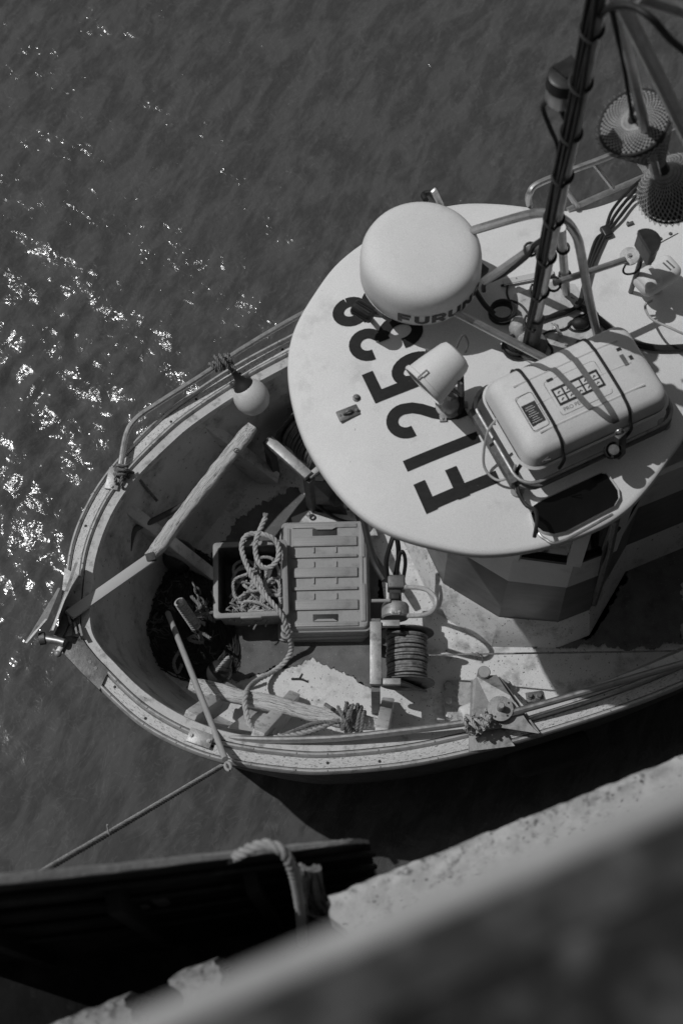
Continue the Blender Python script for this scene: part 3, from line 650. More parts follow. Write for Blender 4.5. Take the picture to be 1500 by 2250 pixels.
# ================================================================== MAST (with its frame and cables) - stepped on the roof
def mastp(z): return B(2.566, -.004, z)
mast = thing('mast', mastp(2.8), 'tall steel mast wrapped with black cables standing on the white roof', 'mast')
q = M(); q.tube([mastp(2.80), mastp(3.6), mastp(4.6), mastp(5.9)], .024, 16); q.build('pole', 'steel', mast)
q = M(); q.disc(mastp(2.795), (0, 0, 1), .075, .03, 20); q.tube([mastp(2.8), mastp(3.05)], .036, 16); q.build('foot', 'dull_steel', mast)
side = nrm(np.array([-1., -.25, 0]))
for k in range(6):
    q = M(); a0 = R(165+k*14); pts = []
    for i in range(60):
        z = 2.86+i*.052; a = a0+.25*math.sin(z*2.1+k)+.12*math.sin(z*5+2*k); rr = .029+.006*(k % 3)+.003*math.sin(z*3.3+k*1.3)
        pts.append(mastp(z)+np.array([math.cos(a), math.sin(a), 0])*rr)
    q.tube(pts, .0075+.0015*(k % 2), 6); q.build('cable', 'black_rubber', mast)
for z in (3.02, 3.28, 3.55, 3.82, 4.1, 4.35, 4.62, 4.88):
    q = M(); q.tube([mastp(z)+np.array([math.cos(a)*(.029+(.019 if 2.5 < a < 4.6 else 0)), math.sin(a)*(.029+(.019 if 2.5 < a < 4.6 else 0)), .012*math.sin(a)]) for a in np.linspace(0, 2*math.pi, 21)[:-1]], .006, 6, closed=True); q.build('cable_tie', 'black_rubber', mast)
fr = [
 [W(1040, 506, 3.16), W(1100, 488, 3.34), W(1155, 473, 3.52), W(1190, 468, 3.62), W(1218, 474, 3.66), W(1246, 490, 3.6), W(1266, 520, 3.5), W(1276, 560, 3.36), W(1292, 650, 3.05), W(1312, 738, 2.80)],
 [W(1216, 500, 3.66), W(1205, 520, 3.6), W(1160, 552, 3.42), W(1065, 618, 3.1)],
 [W(1232, 500, 3.66), W(1236, 560, 3.28), W(1243, 642, 2.82)],
 [W(992, 682, 2.98), W(1100, 738, 2.9), W(1200, 790, 2.83)],
 [W(1216, 622, 3.22), W(1300, 595, 3.2), W(1372, 571, 3.18)],
]
for k, f in enumerate(fr): pipe(f, (.02, .02, .019, .019, .015)[k], 'frame_tube', 'steel', 10, mast, 6)
for x, y, z, r in ((1165, 548, 3.44, .027), (1236, 545, 3.36, .025), (1240, 605, 3.05, .025), (1215, 624, 3.22, .03)):
    q = M(); p = W(x, y, z); q.tube([p+np.array([math.cos(a)*r, math.sin(a)*r, .3*r*math.sin(a)]) for a in np.linspace(0, 6.283, 13)[:-1]], .006, 6, closed=True); q.build('cable_tie', 'black_rubber', mast)
q = M(); q.tube(cr(P3([(1200, 520, 3.62), (1172, 540, 3.5), (1160, 560, 3.44), (1110, 600, 3.22), (1066, 622, 3.1), (1062, 640, 3.05)]), 6), .011, 6); q.build('cable', 'black_rubber', mast)
# stays and cable high on the mast
pipe([W(1352, 5, 5.05), W(1376, 110, 4.75), W(1396, 195, 4.5), W(1440, 385, 4.0)], .019, 'stay_tube', 'steel', 10, mast, 4)
pipe([W(1362, 5, 5.05), W(1440, 160, 4.75), W(1505, 292, 4.5), W(1600, 470, 4.1)], .026, 'stay_tube', 'steel', 10, mast, 4)
pipe([W(1400, -8, 5.1), W(1500, 24, 5.0), W(1600, 55, 4.9)], .022, 'stay_tube', 'steel', 10, mast, 3)
q = M(); q.tube(cr(P3([(1316, 35, 4.95), (1340, 16, 5.05), (1385, 13, 5.1), (1430, 40, 5.1), (1470, 85, 5.0), (1520, 125, 4.9)]), 8), .012, 8); q.build('cable', 'black_rubber', mast)
# lantern on the mast
lz = 4.55
lan = thing('mast_lantern', W(1228, 205, 4.45), 'round steel navigation lantern with dark flat cap clamped high on the mast', 'lamp')
q = M(); c = W(1230, 222, 4.40); q.lathe(c, (0, 0, 1), [(0, 0), (.03, 0), (.05, .008), (.056, .02), (.056, .085), (.05, .09), (0, .09)], 24); q.build('body', 'steel', lan)
q = M(); q.lathe(c+np.array([0, 0, .088]), (0, 0, 1), [(0, 0), (.062, 0), (.062, .012), (.058, .05), (.05, .054), (0, .054)], 24); q.build('cap', 'black_plastic', lan)
q = M(); q.prism([c+np.array([x, y, .14]) for x, y in ((-.04, .03), (.03, .075), (.06, .0), (.0, -.02))], (0, 0, .01)); q.build('cap_plate', 'black_plastic', lan, smooth=0)
q = M(); q.bar(c+np.array([0, 0, .04]), mastp(4.44), .03, .02); q.build('bracket', 'dull_steel', lan, smooth=0)
for pts in ([(1208, 215, 4.4), (1192, 235, 4.38), (1205, 275, 4.3), (1222, 315, 4.2), (1226, 350, 4.1), (1222, 400, 3.95)], [(1230, 236, 4.4), (1240, 260, 4.36), (1252, 272, 4.33)]):
    q = M(); q.tube(cr(P3(pts), 8), .009, 6); q.build('lead', 'black_rubber', lan)

# ================================================================== DAY SHAPE (two netted cones)
def day_shape():
    a, b = W(1392, 268, 4.25), W(1492, 432, 3.72); ax = nrm(b-a); root = thing('day_shape', b-np.array([0, 0, .15]), 'pair of netted cones joined at their points hanging from the mast', 'day shape')
    X, Y, Z = basis(ax); L = np.linalg.norm(b-a)*.58; apex = a+ax*L
    def lattice(o, z, r, l, name, flip, dome):
        q = M(); nsp = 40
        for d in (-1, 1):
            for k in range(nsp):
                pts = []
                for i in range(15):
                    u = .1+.9*i/14; an = 2*math.pi*k/nsp+d*u*1.25; pts.append(o+(X*math.cos(an)+Y*math.sin(an))*r*u-z*dome*(1-u*u))
                q.tube(pts, 0.0017, 4, caps=False)
                pts = []
                for i in range(11):
                    u = i/10; rr = r*(1-u)+.018; an = 2*math.pi*k/nsp+d*(1.25+u*1.1); pts.append(o+(X*math.cos(an)+Y*math.sin(an))*rr+z*l*u)
                q.tube(pts, 0.0017, 4, caps=False)
        q.build(name, 'mesh_cord', root, kind='stuff', smooth=0)
        q = M(); q.tube([o+(X*math.cos(t)+Y*math.sin(t))*(r+.002) for t in np.linspace(0, 2*math.pi, 33)[:-1]], .006, 8, closed=True); q.build('hoop', 'dark_rope', root)
        q = M(); q.tube([o-z*dome*.9+(X*math.cos(t)+Y*math.sin(t))*r*.32 for t in np.linspace(0, 2*math.pi, 21)[:-1]], .004, 6, closed=True); q.build('inner_hoop', 'mesh_cord', root)
        q = M(); q.lathe(o+z*.004, z, [(r*.97, 0), (r*.5, l*.49), (.022, l*.94)], 24); q.build('cone_lining', 'net', root)
    lattice(a, ax, .128, L*.95, 'cone_netting', 1, .015); lattice(apex+ax*L*.55, -ax, .140, L*.5, 'cone_netting', -1, .07)
    q = M(); q.tube([apex-ax*.05, apex+ax*.07], .026, 10); q.build('waist_band', 'black_rubber', root)
    q = M(); q.tube(cr([a-ax*.02, a+X*.02-ax*.03, a+X*.05+Y*.02-ax*.02, a+X*.09+Y*.03], 6), .006, 6); q.ball(a-ax*.012, .02, 10, 8); q.build('knot', 'dark_rope', root)
    q = M(); q.rope([W(1340, 20, 5.05), W(1366, 130, 4.7), a-ax*.02], .007, .05, 5); q.build('halyard', 'dark_rope', root)
day_shape()

# ================================================================== RADOME
def radome():
    cs, ct = 2.222, .458; z0 = 2.925; c = B(cs, ct, z0); root = thing('radome', B(cs, ct, zr(cs, ct)), 'large round white radar dome with black lettering round its side', 'radar dome')
    prof = [(0, 0), (.20, 0), (.25, .010), (.266, .026), (.270, .034), (.267, .037), (.271, .045), (.271, .10), (.2695, .155), (.265, .188), (.255, .213), (.238, .231), (.215, .242), (.18, .249), (.12, .255), (.06, .258), (0, .259)]
    q = M(); q.lathe(c, (0, 0, 1), prof, 64); sh = q.build('shell', 'white_plastic', root, smooth=50)
    def rad(h): return float(np.interp(h, [.03, .045, .10, .15, .185], [.268, .271, .271, .268, .262]))
    FL = {'F': [line((.1, 0), (.1, 1)), line((0, .9), (.75, .9)), line((0, .5), (.68, .5))],
          'U': [line((.1, 1), (.1, .35))+arcp((.4, .32), .3, .22, 180, 360, 10)+line((.7, .35), (.7, 1))],
          'R': [line((.1, 0), (.1, 1)), line((0, .9), (.5, .9))+arcp((.5, .66), .22, .24, 90, -90, 8)+line((.5, .42), (.1, .42)), line((.42, .42), (.74, 0))],
          'N': [line((.1, 0), (.1, 1)), line((.1, .95), (.7, .05)), line((.7, 0), (.7, 1))],
          'O': [arcp((.4, .5), .3, .4, 0, 360, 24)]}
    H = .062; th0 = R(-116)
    for i, ch in enumerate('FURUNO'):
        m = M()
        for kk, st in enumerate(FL[ch]):
            def fn(x, y, k=kk):
                u = (i*1.0+x)*H*1.22; h = .050+y*H; r = rad(h)+.0016+.0003*k; a = th0+u/.27; return c+np.array([math.cos(a)*r, math.sin(a)*r, h])
            m.loft(ribbon(st, .27, fn=fn))
        m.build('letter', 'label_black', sh, smooth=60)
    q = M(); q.lathe(B(cs, ct, zr(cs, ct)), (0, 0, 1), [(.09, 0), (.09, .012), (.05, .02), (.045, .12), (.12, .135), (0, .135)], 20); q.build('pedestal', 'dull_steel', root)
    q = M(); q.bar(c+np.array([.1, -.12, -.02]), c+np.array([.3, .05, -.04]), .05, .03); q.bar(c+np.array([-.18, .02, -.015]), c+np.array([.2, -.02, -.015]), .08, .02); q.build('bracket', 'dark_paint_and_shade', root, smooth=0)
    q = M(); q.tube(cr([c+np.array([.24, -.08, -.01]), c+np.array([.28, -.13, -.06]), W(1085, 690, 2.84)], 6), .012, 6); q.build('cable', 'black_rubber', root)
radome()
# ribbed black horn on the radome's left
hn = thing('horn', onr(800, 690), 'small black ribbed horn beside the white radar dome', 'horn')
ax = nrm(np.array([-.75, .55, .12])); c = W(795, 683, 2.98); X, Y, Z = basis(ax)
q = M(); v = []; n = 40
q2 = [(0, -.01), (.03, -.01), (.034, 0), (.034, .085), (.028, .09), (0, .09)]
q.lathe(c-ax*.045, ax, q2, 24); q.build('body', 'black_plastic', hn)
q = M()
for k in range(18):
    a = 2*math.pi*k/18; p = c-ax*.04+(X*math.cos(a)+Y*math.sin(a))*.035; q.bar(p, p+ax*.075, .005, .006, up=X*math.cos(a)+Y*math.sin(a))
q.build('rib', 'black_plastic', hn, kind='stuff', smooth=0)
q = M(); q.bar(c, W(838, 690, 2.94), .03, .02); q.bar(W(838, 690, 2.94), W(855, 700, 2.88), .03, .015); q.tube([W(812, 700, 2.94), onr(815, 702)], .012, 8); q.build('bracket', 'dull_steel', hn, smooth=0)

# ================================================================== SEARCHLIGHT
def searchlight():
    root = thing('searchlight', onr(985, 890), 'white bucket-shaped searchlight tilted on a bracket above the painted numbers', 'searchlight')
    c = W(968, 812, 3.06); ax = nrm(np.array([-.78, -.58, -.26]))       # towards the glass
    q = M(); q.lathe(c, ax, [(0, -.105), (.05, -.103), (.072, -.095), (.082, -.075), (.098, .03), (.104, .085), (.110, .088), (.112, .10), (.108, .108), (.102, .108), (.098, .095), (.096, .06), (0.03, .0), (0, -.01)], 40); q.build('housing', 'white_plastic', root, smooth=40)
    q = M(); q.lathe(c, ax, [(0, .098), (.06, .097), (.1, .092)], 32); q.build('glass', 'lens', root)
    X, Y, Z = basis(ax)
    q = M(); p = c-ax*.02
    arm = [p+X*.10, p+X*.112+np.array([0, 0, -.1]), p+np.array([0, 0, -.155]), p-X*.112+np.array([0, 0, -.1]), p-X*.10]
    for a, b in zip(arm[:-1], arm[1:]): q.bar(a, b, .028, .01, up=ax)
    q.build('yoke', 'dull_steel', root, smooth=0)
    q = M(); b = onr(986, 893); q.lathe(b, (0, 0, 1), [(.062, 0), (.062, .012), (.05, .02), (.046, .05), (.03, .07), (.014, .075), (.014, .12), (0, .12)], 24); q.build('base', 'alloy', root)
    q = M()
    for k in (0, 2.1, 4.2): q.box(b+np.array([math.cos(k)*.068, math.sin(k)*.068, .006]), (.03, .03, .012)); q.bolt(b+np.array([math.cos(k)*.072, math.sin(k)*.072, .012]), .006, .008)
    q.build('base_lug', 'alloy', root, smooth=0)
    q = M(); t = c-ax*.085+np.array([0, 0, .07]); q.tube(cr([t, t+np.array([.03, .035, .05]), t+np.array([.05, .01, .02]), t+np.array([.035, -.02, -.01])], 4), .005, 6); q.build('handle', 'dull_steel', root)
    q = M(); t = c+ax*.085+Y*.1; q.tube([t+ax*.02, t+Y*.025+ax*.02, t+Y*.02-ax*.03, t-ax*.03], .004, 6); q.build('clip', 'steel', root)
    q = M(); q.tube(cr([c-ax*.09-np.array([0, 0, .03]), c-ax*.12-np.array([0, 0, .12]), b+np.array([.05, -.02, .03]), b+np.array([.03, -.04, .0])], 6), .014, 8); q.build('cable', 'black_rubber', root)
searchlight()

# ================================================================== LIFE RAFT CANISTER
def raft():
    cs, ct = 2.575, -.39; zb = 2.86; L, Wd, H = .70, .43, .245
    X, Y, Z = np.array([*bu, 0]), np.array([*bv, 0]), np.array([0, 0, 1.])
    tl = R(3); X, Y = X*math.cos(tl)+Y*math.sin(tl), Y*math.cos(tl)-X*math.sin(tl)
    c = B(cs, ct, zb); root = thing('life_raft_canister', c-Z*.06, 'large white plastic life raft canister strapped down beside the mast', 'life raft')
    def sect(u, v, w): return c+X*u+Y*v+Z*w
    def half_(z0, z1, k0, k1, name):
        q = M(); rows = []
        for i in range(12):
            f = i/11; z = z0+(z1-z0)*f
            if k1 < k0: t = max(0, (f-.5)/.5); ins = .020*f+.050*(1-math.sqrt(max(0, 1-t*t))) ; z = z if t == 0 else z0+(z1-z0)*f
            else: ins = .03*(1-f)**1.3
            rows.append([sect(a, b, z) for a, b in rrect(L-2*ins, Wd-2*ins, .06)])
        if k1 < k0:
            for sh, dz in ((.86, .009), (.5, .016), (.0, .018)): rows.append([sect(a*sh, b*sh, z1+dz) for a, b in rrect(L-.14, Wd-.14, .06)])
        else: rows.insert(0, [sect(0, 0, z0)]*len(rows[0]))
        q.loft(rows, closed=True); return q.build(name, 'raft_shell', root, smooth=40)
    lo = half_(0, .11, 0, 1, 'lower_shell'); hi = half_(.118, H-.02, 1, 0, 'upper_shell')
    def ztop(u, v):
        k = max(abs(u)/(L/2-.105), abs(v)/(Wd/2-.105)); return H-.02+.018-.008*min(1, k)**2
    q = M()
    row = [[], [], []]
    for j, (o, z) in enumerate(((.006, .104), (.014, .114), (.006, .124))): row[j] = [sect(a, b, z) for a, b in rrect(L+2*o, Wd+2*o, .085)]
    q.loft(row, closed=True); q.build('seam_flange', 'raft_shell', root)
    for v in (-.10, .0, .10):      # moulded ridges along the lid
        q = M(); q.tube([sect(u, v*1.18, ztop(u, v)-.004) for u in np.linspace(-.25, .25, 12)], .006, 6); q.build('moulded_ridge', 'raft_shell', hi)
    # black lashings
    def prof_v(u, o):
        hp_ = [(Wd/2+o, .0), (Wd/2+.014+o, .115), (Wd/2-.006+o, .17), (Wd/2-.016+o, .205), (Wd/2-.028+o, .236), (Wd/2-.052+o, .262+o*.6), (Wd/2-.09, .277+o), (Wd/4, .285+o)]
        zk = lambda z: z if z < .12 else .118+(z-.118)*(H-.118)/(.29-.118)
        return [sect(u, v, zk(z)) for v, z in hp_+[(0, .290+o)]+[(-v, z) for v, z in hp_[::-1]]]
    for u in (-.185, .14):
        q = M(); q.tube(cr(prof_v(u, .004), 5), .0075, 6); q.build('lashing', 'black_rubber', root)
    # grey webbing V to the hydrostatic release on the near side
    for u0 in (-.15, .02):
        q = M(); pts = prof_v(0, .005); e = pts[::-1]; p = []
        for i, b in enumerate(pts[3:14]):
            f = i/10; p.append(b+X*(u0*(1-f)+.075*f))
        q2 = cr(p, 5); rows = []
        T, N_, B_ = frames(q2)
        for i, b in enumerate(q2): rows.append([b-X*.014, b+X*.014])
        q.loft(rows); q.build('webbing', 'strap', root, smooth=60)
    q = M(); p = sect(.07, -Wd/2-.02, .16); q.tube([p+X*.016*math.cos(a)+Z*.016*math.sin(a) for a in np.linspace(0, 6.283, 13)[:-1]], .004, 6, closed=True); q.build('shackle', 'steel', root)
    q = M(); q.bar(sect(.075, -Wd/2-.03, .15), sect(.085, -Wd/2-.06, -.02), .05, .03, r=.006); q.build('release_bracket', 'dark_paint_and_shade', root)
    q = M(); p = sect(.035, -Wd/2-.055, .06); q.lathe(p, (0, -.3, 1), [(0, 0), (.036, 0), (.038, .01), (.038, .04), (.034, .045)], 24); hr = q.build('hydrostatic_release', 'black_plastic', root)
    q = M(); q.lathe(p, (0, -.3, 1), [(.024, .045), (.022, .049), (0, .05)], 24); q.build('release_label', 'dull_steel', hr)
    # printed labels
    def lab(u, v, w, h, mt, name='printed_label', dz=.002, holes=0):
        q = M(); n = 6; rows = [[sect(u+w*(i/n-.5), v+h*(j/n-.5), ztop(u+w*(i/n-.5), v+h*(j/n-.5))+dz) for i in range(n+1)] for j in range(n+1)]; q.loft(rows); return q.build(name, mt, hi, smooth=60)
    lab(-.235, -.03, .065, .10, 'label_black')
    for k in range(8): lab(-.238, -.07+k*.0105, .045-.01*(k % 3), .0018, 'white_plastic', 'print_line', .0032)
    lab(-.01, -.01, .22, .085, 'label_black')
    for i in range(5):
        for j in range(2):
            lab(-.095+i*.042, -.028+j*.034, .034, .027, 'raft_shell', 'pictogram_panel', .0032)
            if (i, j) not in ((2, 1),):
                q = M(); u, v = -.095+i*.042, -.028+j*.034
                q.tube([sect(u-.006, v-.006, ztop(u, v)+.0042), sect(u+.002, v+.002, ztop(u, v)+.0042), sect(u+.007, v-.003*(i % 3), ztop(u, v)+.0042)], .003, 5, flat=.3); q.build('pictogram', 'label_black', hi)
    lab(-.10, .075, .03, .014, 'label_black'); lab(.235, .075, .022, .014, 'label_black'); lab(.262, .02, .016, .016, 'label_black')
    lab(.23, .02, .02, .055, 'label_grey')
    def frame(u, v, w, h):
        q = M(); pts = []
        for cx, cy, a0 in ((w/2-.012, h/2-.012, 0), (-w/2+.012, h/2-.012, 90), (-w/2+.012, -h/2+.012, 180), (w/2-.012, -h/2+.012, 270)):
            for a in (0, 45, 90): uu, vv = u+cx+.012*math.cos(R(a0+a)), v+cy+.012*math.sin(R(a0+a)); pts.append(sect(uu, vv, ztop(uu, vv)+.001))
        q.tube(pts, .0013, 4, closed=True); q.build('label_outline', 'label_grey', hi)
    frame(-.235, -.02, .078, .17); frame(-.01, -.01, .245, .17)
    def text(s_, u, v, size, mt='label_grey'):
        cu = bpy.data.curves.new('t', 'FONT'); cu.body = s_; cu.size = size; cu.offset = size*.012
        ob = bpy.data.objects.new('t', cu); C.objects.link(ob); dg = bpy.context.evaluated_depsgraph_get(); me = ob.evaluated_get(dg).to_mesh()
        q = M(); q.add([sect(u+p.co.x, v+p.co.y, ztop(u+p.co.x, v+p.co.y)+.0016) for p in me.vertices], [tuple(f.vertices) for f in me.polygons])
        ob.to_mesh_clear(); bpy.data.objects.remove(ob); q.build('print', mt, hi, smooth=0)
    text('PRO PEC', -.115, -.082, .024)
    q = M(); p = [sect(-.285, -.215, .16), sect(-.265, -.222, .2), sect(-.245, -.222, .165)]; q.tube(p, .003, 5, closed=True); q.build('warning_mark', 'label_grey', hi)
    # cradle
    zc_ = -.012
    q = M(); pts = []
    pts = [sect(a, b, zc_) for a, b in rrect(L+.07, Wd+.07, .09)]
    q.tube(pts, .012, 8, closed=True); q.build('cradle_rail', 'dull_steel', root)
    q = M(); pts2 = [p+Z*.05 for p in pts]; q.tube(pts2, .008, 8, closed=True); q.build('cradle_rail', 'alloy', root)
    for u, v in ((-.37, .2), (-.37, -.2), (.37, -.2), (.37, .2)):
        q = M(); p = sect(u, v, zc_); g = Lc(0, 0, 0); s_, t_ = (p[:2]-BOW)@bu, (p[:2]-BOW)@bv; zz = zr(s_, t_)
        q.tube([p, np.array([p[0], p[1], zz])], .012, 8); q.disc(np.array([p[0], p[1], zz-.002]), (0, 0, 1), .03, .01, 16); q.bolt(np.array([p[0]+.014, p[1], zz+.008]), .006, .01); q.build('cradle_foot', 'alloy', root)
    q = M(); q.bar(sect(-.395, .19, .0), sect(-.395, -.2, .0), .03, .05); q.build('cradle_side', 'dull_steel', root, smooth=0)
    q = M(); q.tube(cr([sect(-.35, .06, .12), sect(-.41, .03, .09), sect(-.46, -.05, -.03), sect(-.44, -.13, -.05), sect(-.39, -.16, .0), sect(-.36, -.14, .05)], 8), .006, 6); q.build('painter_line', 'pale_stick', root)
    q = M(); q.tube(cr(P3([(1146, 1018, 2.9), (1134, 1040, 2.86), (1138, 1080, 2.84), (1155, 1110, 2.83), (1176, 1122, 2.86), (1178, 1150, 2.9), (1173, 1180, 2.86)]), 8), .009, 7); q.build('cable', 'black_rubber', root)
raft()

# ================================================================== ROOF CLUTTER
def cable(name, label, pts, r, mt='black_rubber', cat='cable', sub=8):
    q = M(); q.tube(cr(pts, sub), r, 7); return q.build(name, mt, label=label, cat=cat)
def ro(l, dz=.012): return [onr(x, y, dz) for x, y in l]
for k in range(3):
    o = k*7-7
    cable('cable', ('outermost', 'middle', 'innermost')[k]+' of three black cables running over the roof from the mast towards the netted cones',
          [onr(1178+o, 702+o*.5, .03), onr(1225, 690-o*.4, .02+.01*k), onr(1268+o*.3, 672, .02+.012*k), onr(1283+o*.4, 630, .03), onr(1296+o*.7, 580, .025), onr(1316+o*1.2, 528, .02), onr(1331+o*.5, 508, .02), onr(1352+o*1.2, 470+o, .03), onr(1388+o, 425+o, .04), W(1420, 392+o, 2.88)], .008)
q = M(); p = onr(1331, 509, .02)
q.rbox(p, (.045, .06, .03), .008, bx); q.build('cable_clamp', 'black_plastic', label='black clamp holding the cables on the roof', cat='clamp')
cable('hose', 'stout black hose leaving the life raft corner towards the picture edge', ro([(1262, 668), (1300, 690), (1335, 720), (1362, 745), (1400, 757), (1450, 765), (1520, 762)], .02), .016, cat='hose')
def coil(px, py, r, n, label, rr=.006, mt='black_rubber', name='cable_coil', tilt=.3):
    q = M(); c = onr(px, py, .02); pts = []
    for i in range(n*18):
        a = 2*math.pi*i/18; k = i/18; R_ = r*(1+.12*math.sin(k*2.3)); pts.append(c+np.array([math.cos(a)*R_, math.sin(a)*R_*.8, .008*k+tilt*R_*math.sin(a+.5)*.4+.01*math.sin(k*5)]))
    q.tube(pts, rr, 6); return q.build(name, mt, label=label, cat='cable')
coil(1103, 690, .055, 6, 'tight coil of thin black cable on the roof by the radar dome')
coil(1137, 762, .062, 2, 'single loop of black cable round a small roof fitting left of the raft', .008)
q = M(); q.ball(onr(1135, 718, .045), .05, 14, 10, (.75, 1., .8)); q.ball(onr(1147, 738, .035), .035, 12, 8, (.8, 1, .7)); q.jitter(.012, 26); q.jitter(.006, 70)
q.build('plastic_bag', 'clear_bag', label='crumpled pale plastic bundle between the cable coil and the mast foot', cat='bag')
q = M(); b = onr(1130, 764, .0); q.lathe(b, (0, 0, 1), [(.05, 0), (.05, .006), (.04, .01), (.022, .012), (.02, .035), (0, .038)], 18); q.build('cable_gland', 'alloy', label='small round metal deck gland inside the cable loop', cat='gland')
q = M(); b = onr(1272, 716, .012); q.ball(b+np.array([0, 0, .025]), .04, 14, 8, (1, .7, .6)); q.bar(b, b+np.array([.06, .05, .02]), .02, .02); q.tube([b+np.array([math.cos(a)*.05, math.sin(a)*.032, .0]) for a in np.linspace(0, 6.283, 17)[:-1]], .008, 6, closed=True); q.build('cable_shoe', 'black_rubber', label='lumpy black rubber fitting beside the mast foot', cat='fitting')
q = M(); s0 = ro([(1105, 622), (1170, 612), (1215, 600)], .012); q.bar(s0[0], s0[2], .035, .012); q.build('roof_strip', 'bulwark', label='grey flat strip fixed on the roof left of the mast', cat='strip')
cable('cable', 'thin black wire on the roof between radar dome and mast', ro([(1100, 628), (1150, 618), (1180, 612), (1210, 607)], .012)+[W(1215, 604, 3.0)], .006)
cable('cable', 'short dark wire dangling left of the mast foot', ro([(1115, 626), (1113, 645), (1122, 668), (1135, 690)], .012), .005)
cable('cable', 'slack black lead looping from the cable coil to the mast foot', ro([(1095, 672), (1112, 660), (1140, 668), (1160, 690), (1172, 716)], .016), .006)
cable('cable', 'thin black lead crossing the grey plate right of the mast foot', ro([(1182, 742), (1205, 728), (1240, 722), (1262, 700), (1285, 690)], .022), .005)
cable('cable', 'curled black lead between mast foot and raft', ro([(1165, 770), (1180, 790), (1205, 788), (1212, 768), (1198, 752), (1186, 762)], .022), .006)
# black stern lamp on a bracket disc
def stern_lamp():
    root = thing('bracket_lamp', onr(1405, 585), 'black topped lamp on a round bracket plate at the end of a horizontal tube', 'lamp')
    c = W(1382, 564, 3.16); q = M(); q.lathe(c, (-.2, -.1, 1), [(0, 0), (.042, 0), (.042, .008), (0, .008)], 24); q.bolt(c+np.array([0, 0, .006]), .008, .012); q.build('bracket_plate', 'alloy', root)
    h = W(1410, 560, 3.10); n = 20; pl = [h+np.array([math.cos(a)*.058, math.sin(a)*.058, 0]) for a in np.linspace(R(-80), R(120), n)]
    q = M(); q.prism(pl, (0, 0, .085)); q.build('body', 'dull_steel', root, smooth=30)
    q = M(); q.prism([h+(p-h)*1.06+np.array([0, 0, .085]) for p in pl], (0, 0, .03)); q.build('cap', 'black_plastic', root, smooth=30)
    q = M(); q.bar(pl[0]+np.array([0, 0, -.01]), pl[0]+np.array([-.0, .0, .1]), .03, .02); q.bar(pl[-1], pl[-1]+np.array([0, 0, .1]), .03, .02); q.build('back_plate', 'alloy', root, smooth=0)
    q = M(); q.tube(cr(P3([(1374, 580, 3.12), (1368, 594, 3.08), (1374, 602, 3.06), (1392, 600, 3.06), (1405, 588, 3.08), (1407, 575, 3.1)]), 6), .005, 6); q.build('lead', 'black_rubber', root)
    q = M(); q.tube([h+np.array([0, 0, 0.]), np.array([h[0], h[1], zr(*((h[:2]-BOW)@bu, (h[:2]-BOW)@bv))])], .012, 8); q.build('stem', 'dull_steel', root)
stern_lamp()
def beacon():
    root = thing('beacon_unit', onr(1440, 620), 'white rounded beacon housing with vents standing on the roof behind the raft', 'beacon')
    X, Y, Z = nrm(np.array([.86, .5, 0])), nrm(np.array([-.5, .86, 0])), np.array([0, 0, 1.]); c = onr(1442, 606, .11)
    q = M(); q.rbox(c, (.215, .13, .095), .042, (X, Y, Z), 5); q.build('housing', 'white_plastic', root, smooth=60)
    q = M(); q.rbox(c-X*.052+Z*.028-Y*.0, (.095, .112, .06), .028, (X, Y, Z), 4); q.build('lamp_cover', 'white_plastic', root, smooth=60)
    for k in range(2):
        q = M(); q.bar(c+X*(.045+.02*k)+Y*-.03+Z*.0468, c+X*(.040+.02*k)+Y*.02+Z*.0468, .008, .003); q.build('vent_slot', 'label_grey', root, smooth=0)
    q = M(); q.tube([c-Z*.04, onr(1442, 640)*[1, 1, 0]+[0, 0, 0]+np.array([0, 0, 2.79])], .02, 10); q.build('stem', 'white_plastic', root)
    q = M(); q.rbox(c-X*.03+Y*.058+Z*.03, (.06, .03, .03), .006, (X, Y, Z)); q.build('label_plate', 'label_grey', root)
beacon()
for k, pts in enumerate(([(1432, 660, .12), (1416, 672, .1), (1430, 700, .16), (1470, 720, .2), (1510, 738, .2)],)):
    cable('cable', 'thin pale lead hanging from the white beacon', [onr(x, y, d) for x, y, d in pts], .006, 'pale_stick')
q = M(); pl = ro([(1436, 522), (1480, 502), (1488, 512), (1444, 536)], .003); q.prism(pl, (0, 0, .004)); pa = q.build('roof_patch', 'gelcoat', label='flat white cover plate with two screws on the roof behind the black lamp', cat='plate', smooth=0)
for x, y in ((1450, 525), (1472, 514)):
    q = M(); q.bolt(onr(x, y, .007), .006, .008); q.build('screw', 'dull_steel', pa)
q = M(); q.rbox(onr(1383, 491, .008), (.035, .014, .012), .003, bx); q.bolt(onr(1378, 489, .014), .004, .006); q.build('roof_cleat', 'dull_steel', label='tiny metal cleat on the roof below the netted cones', cat='cleat')

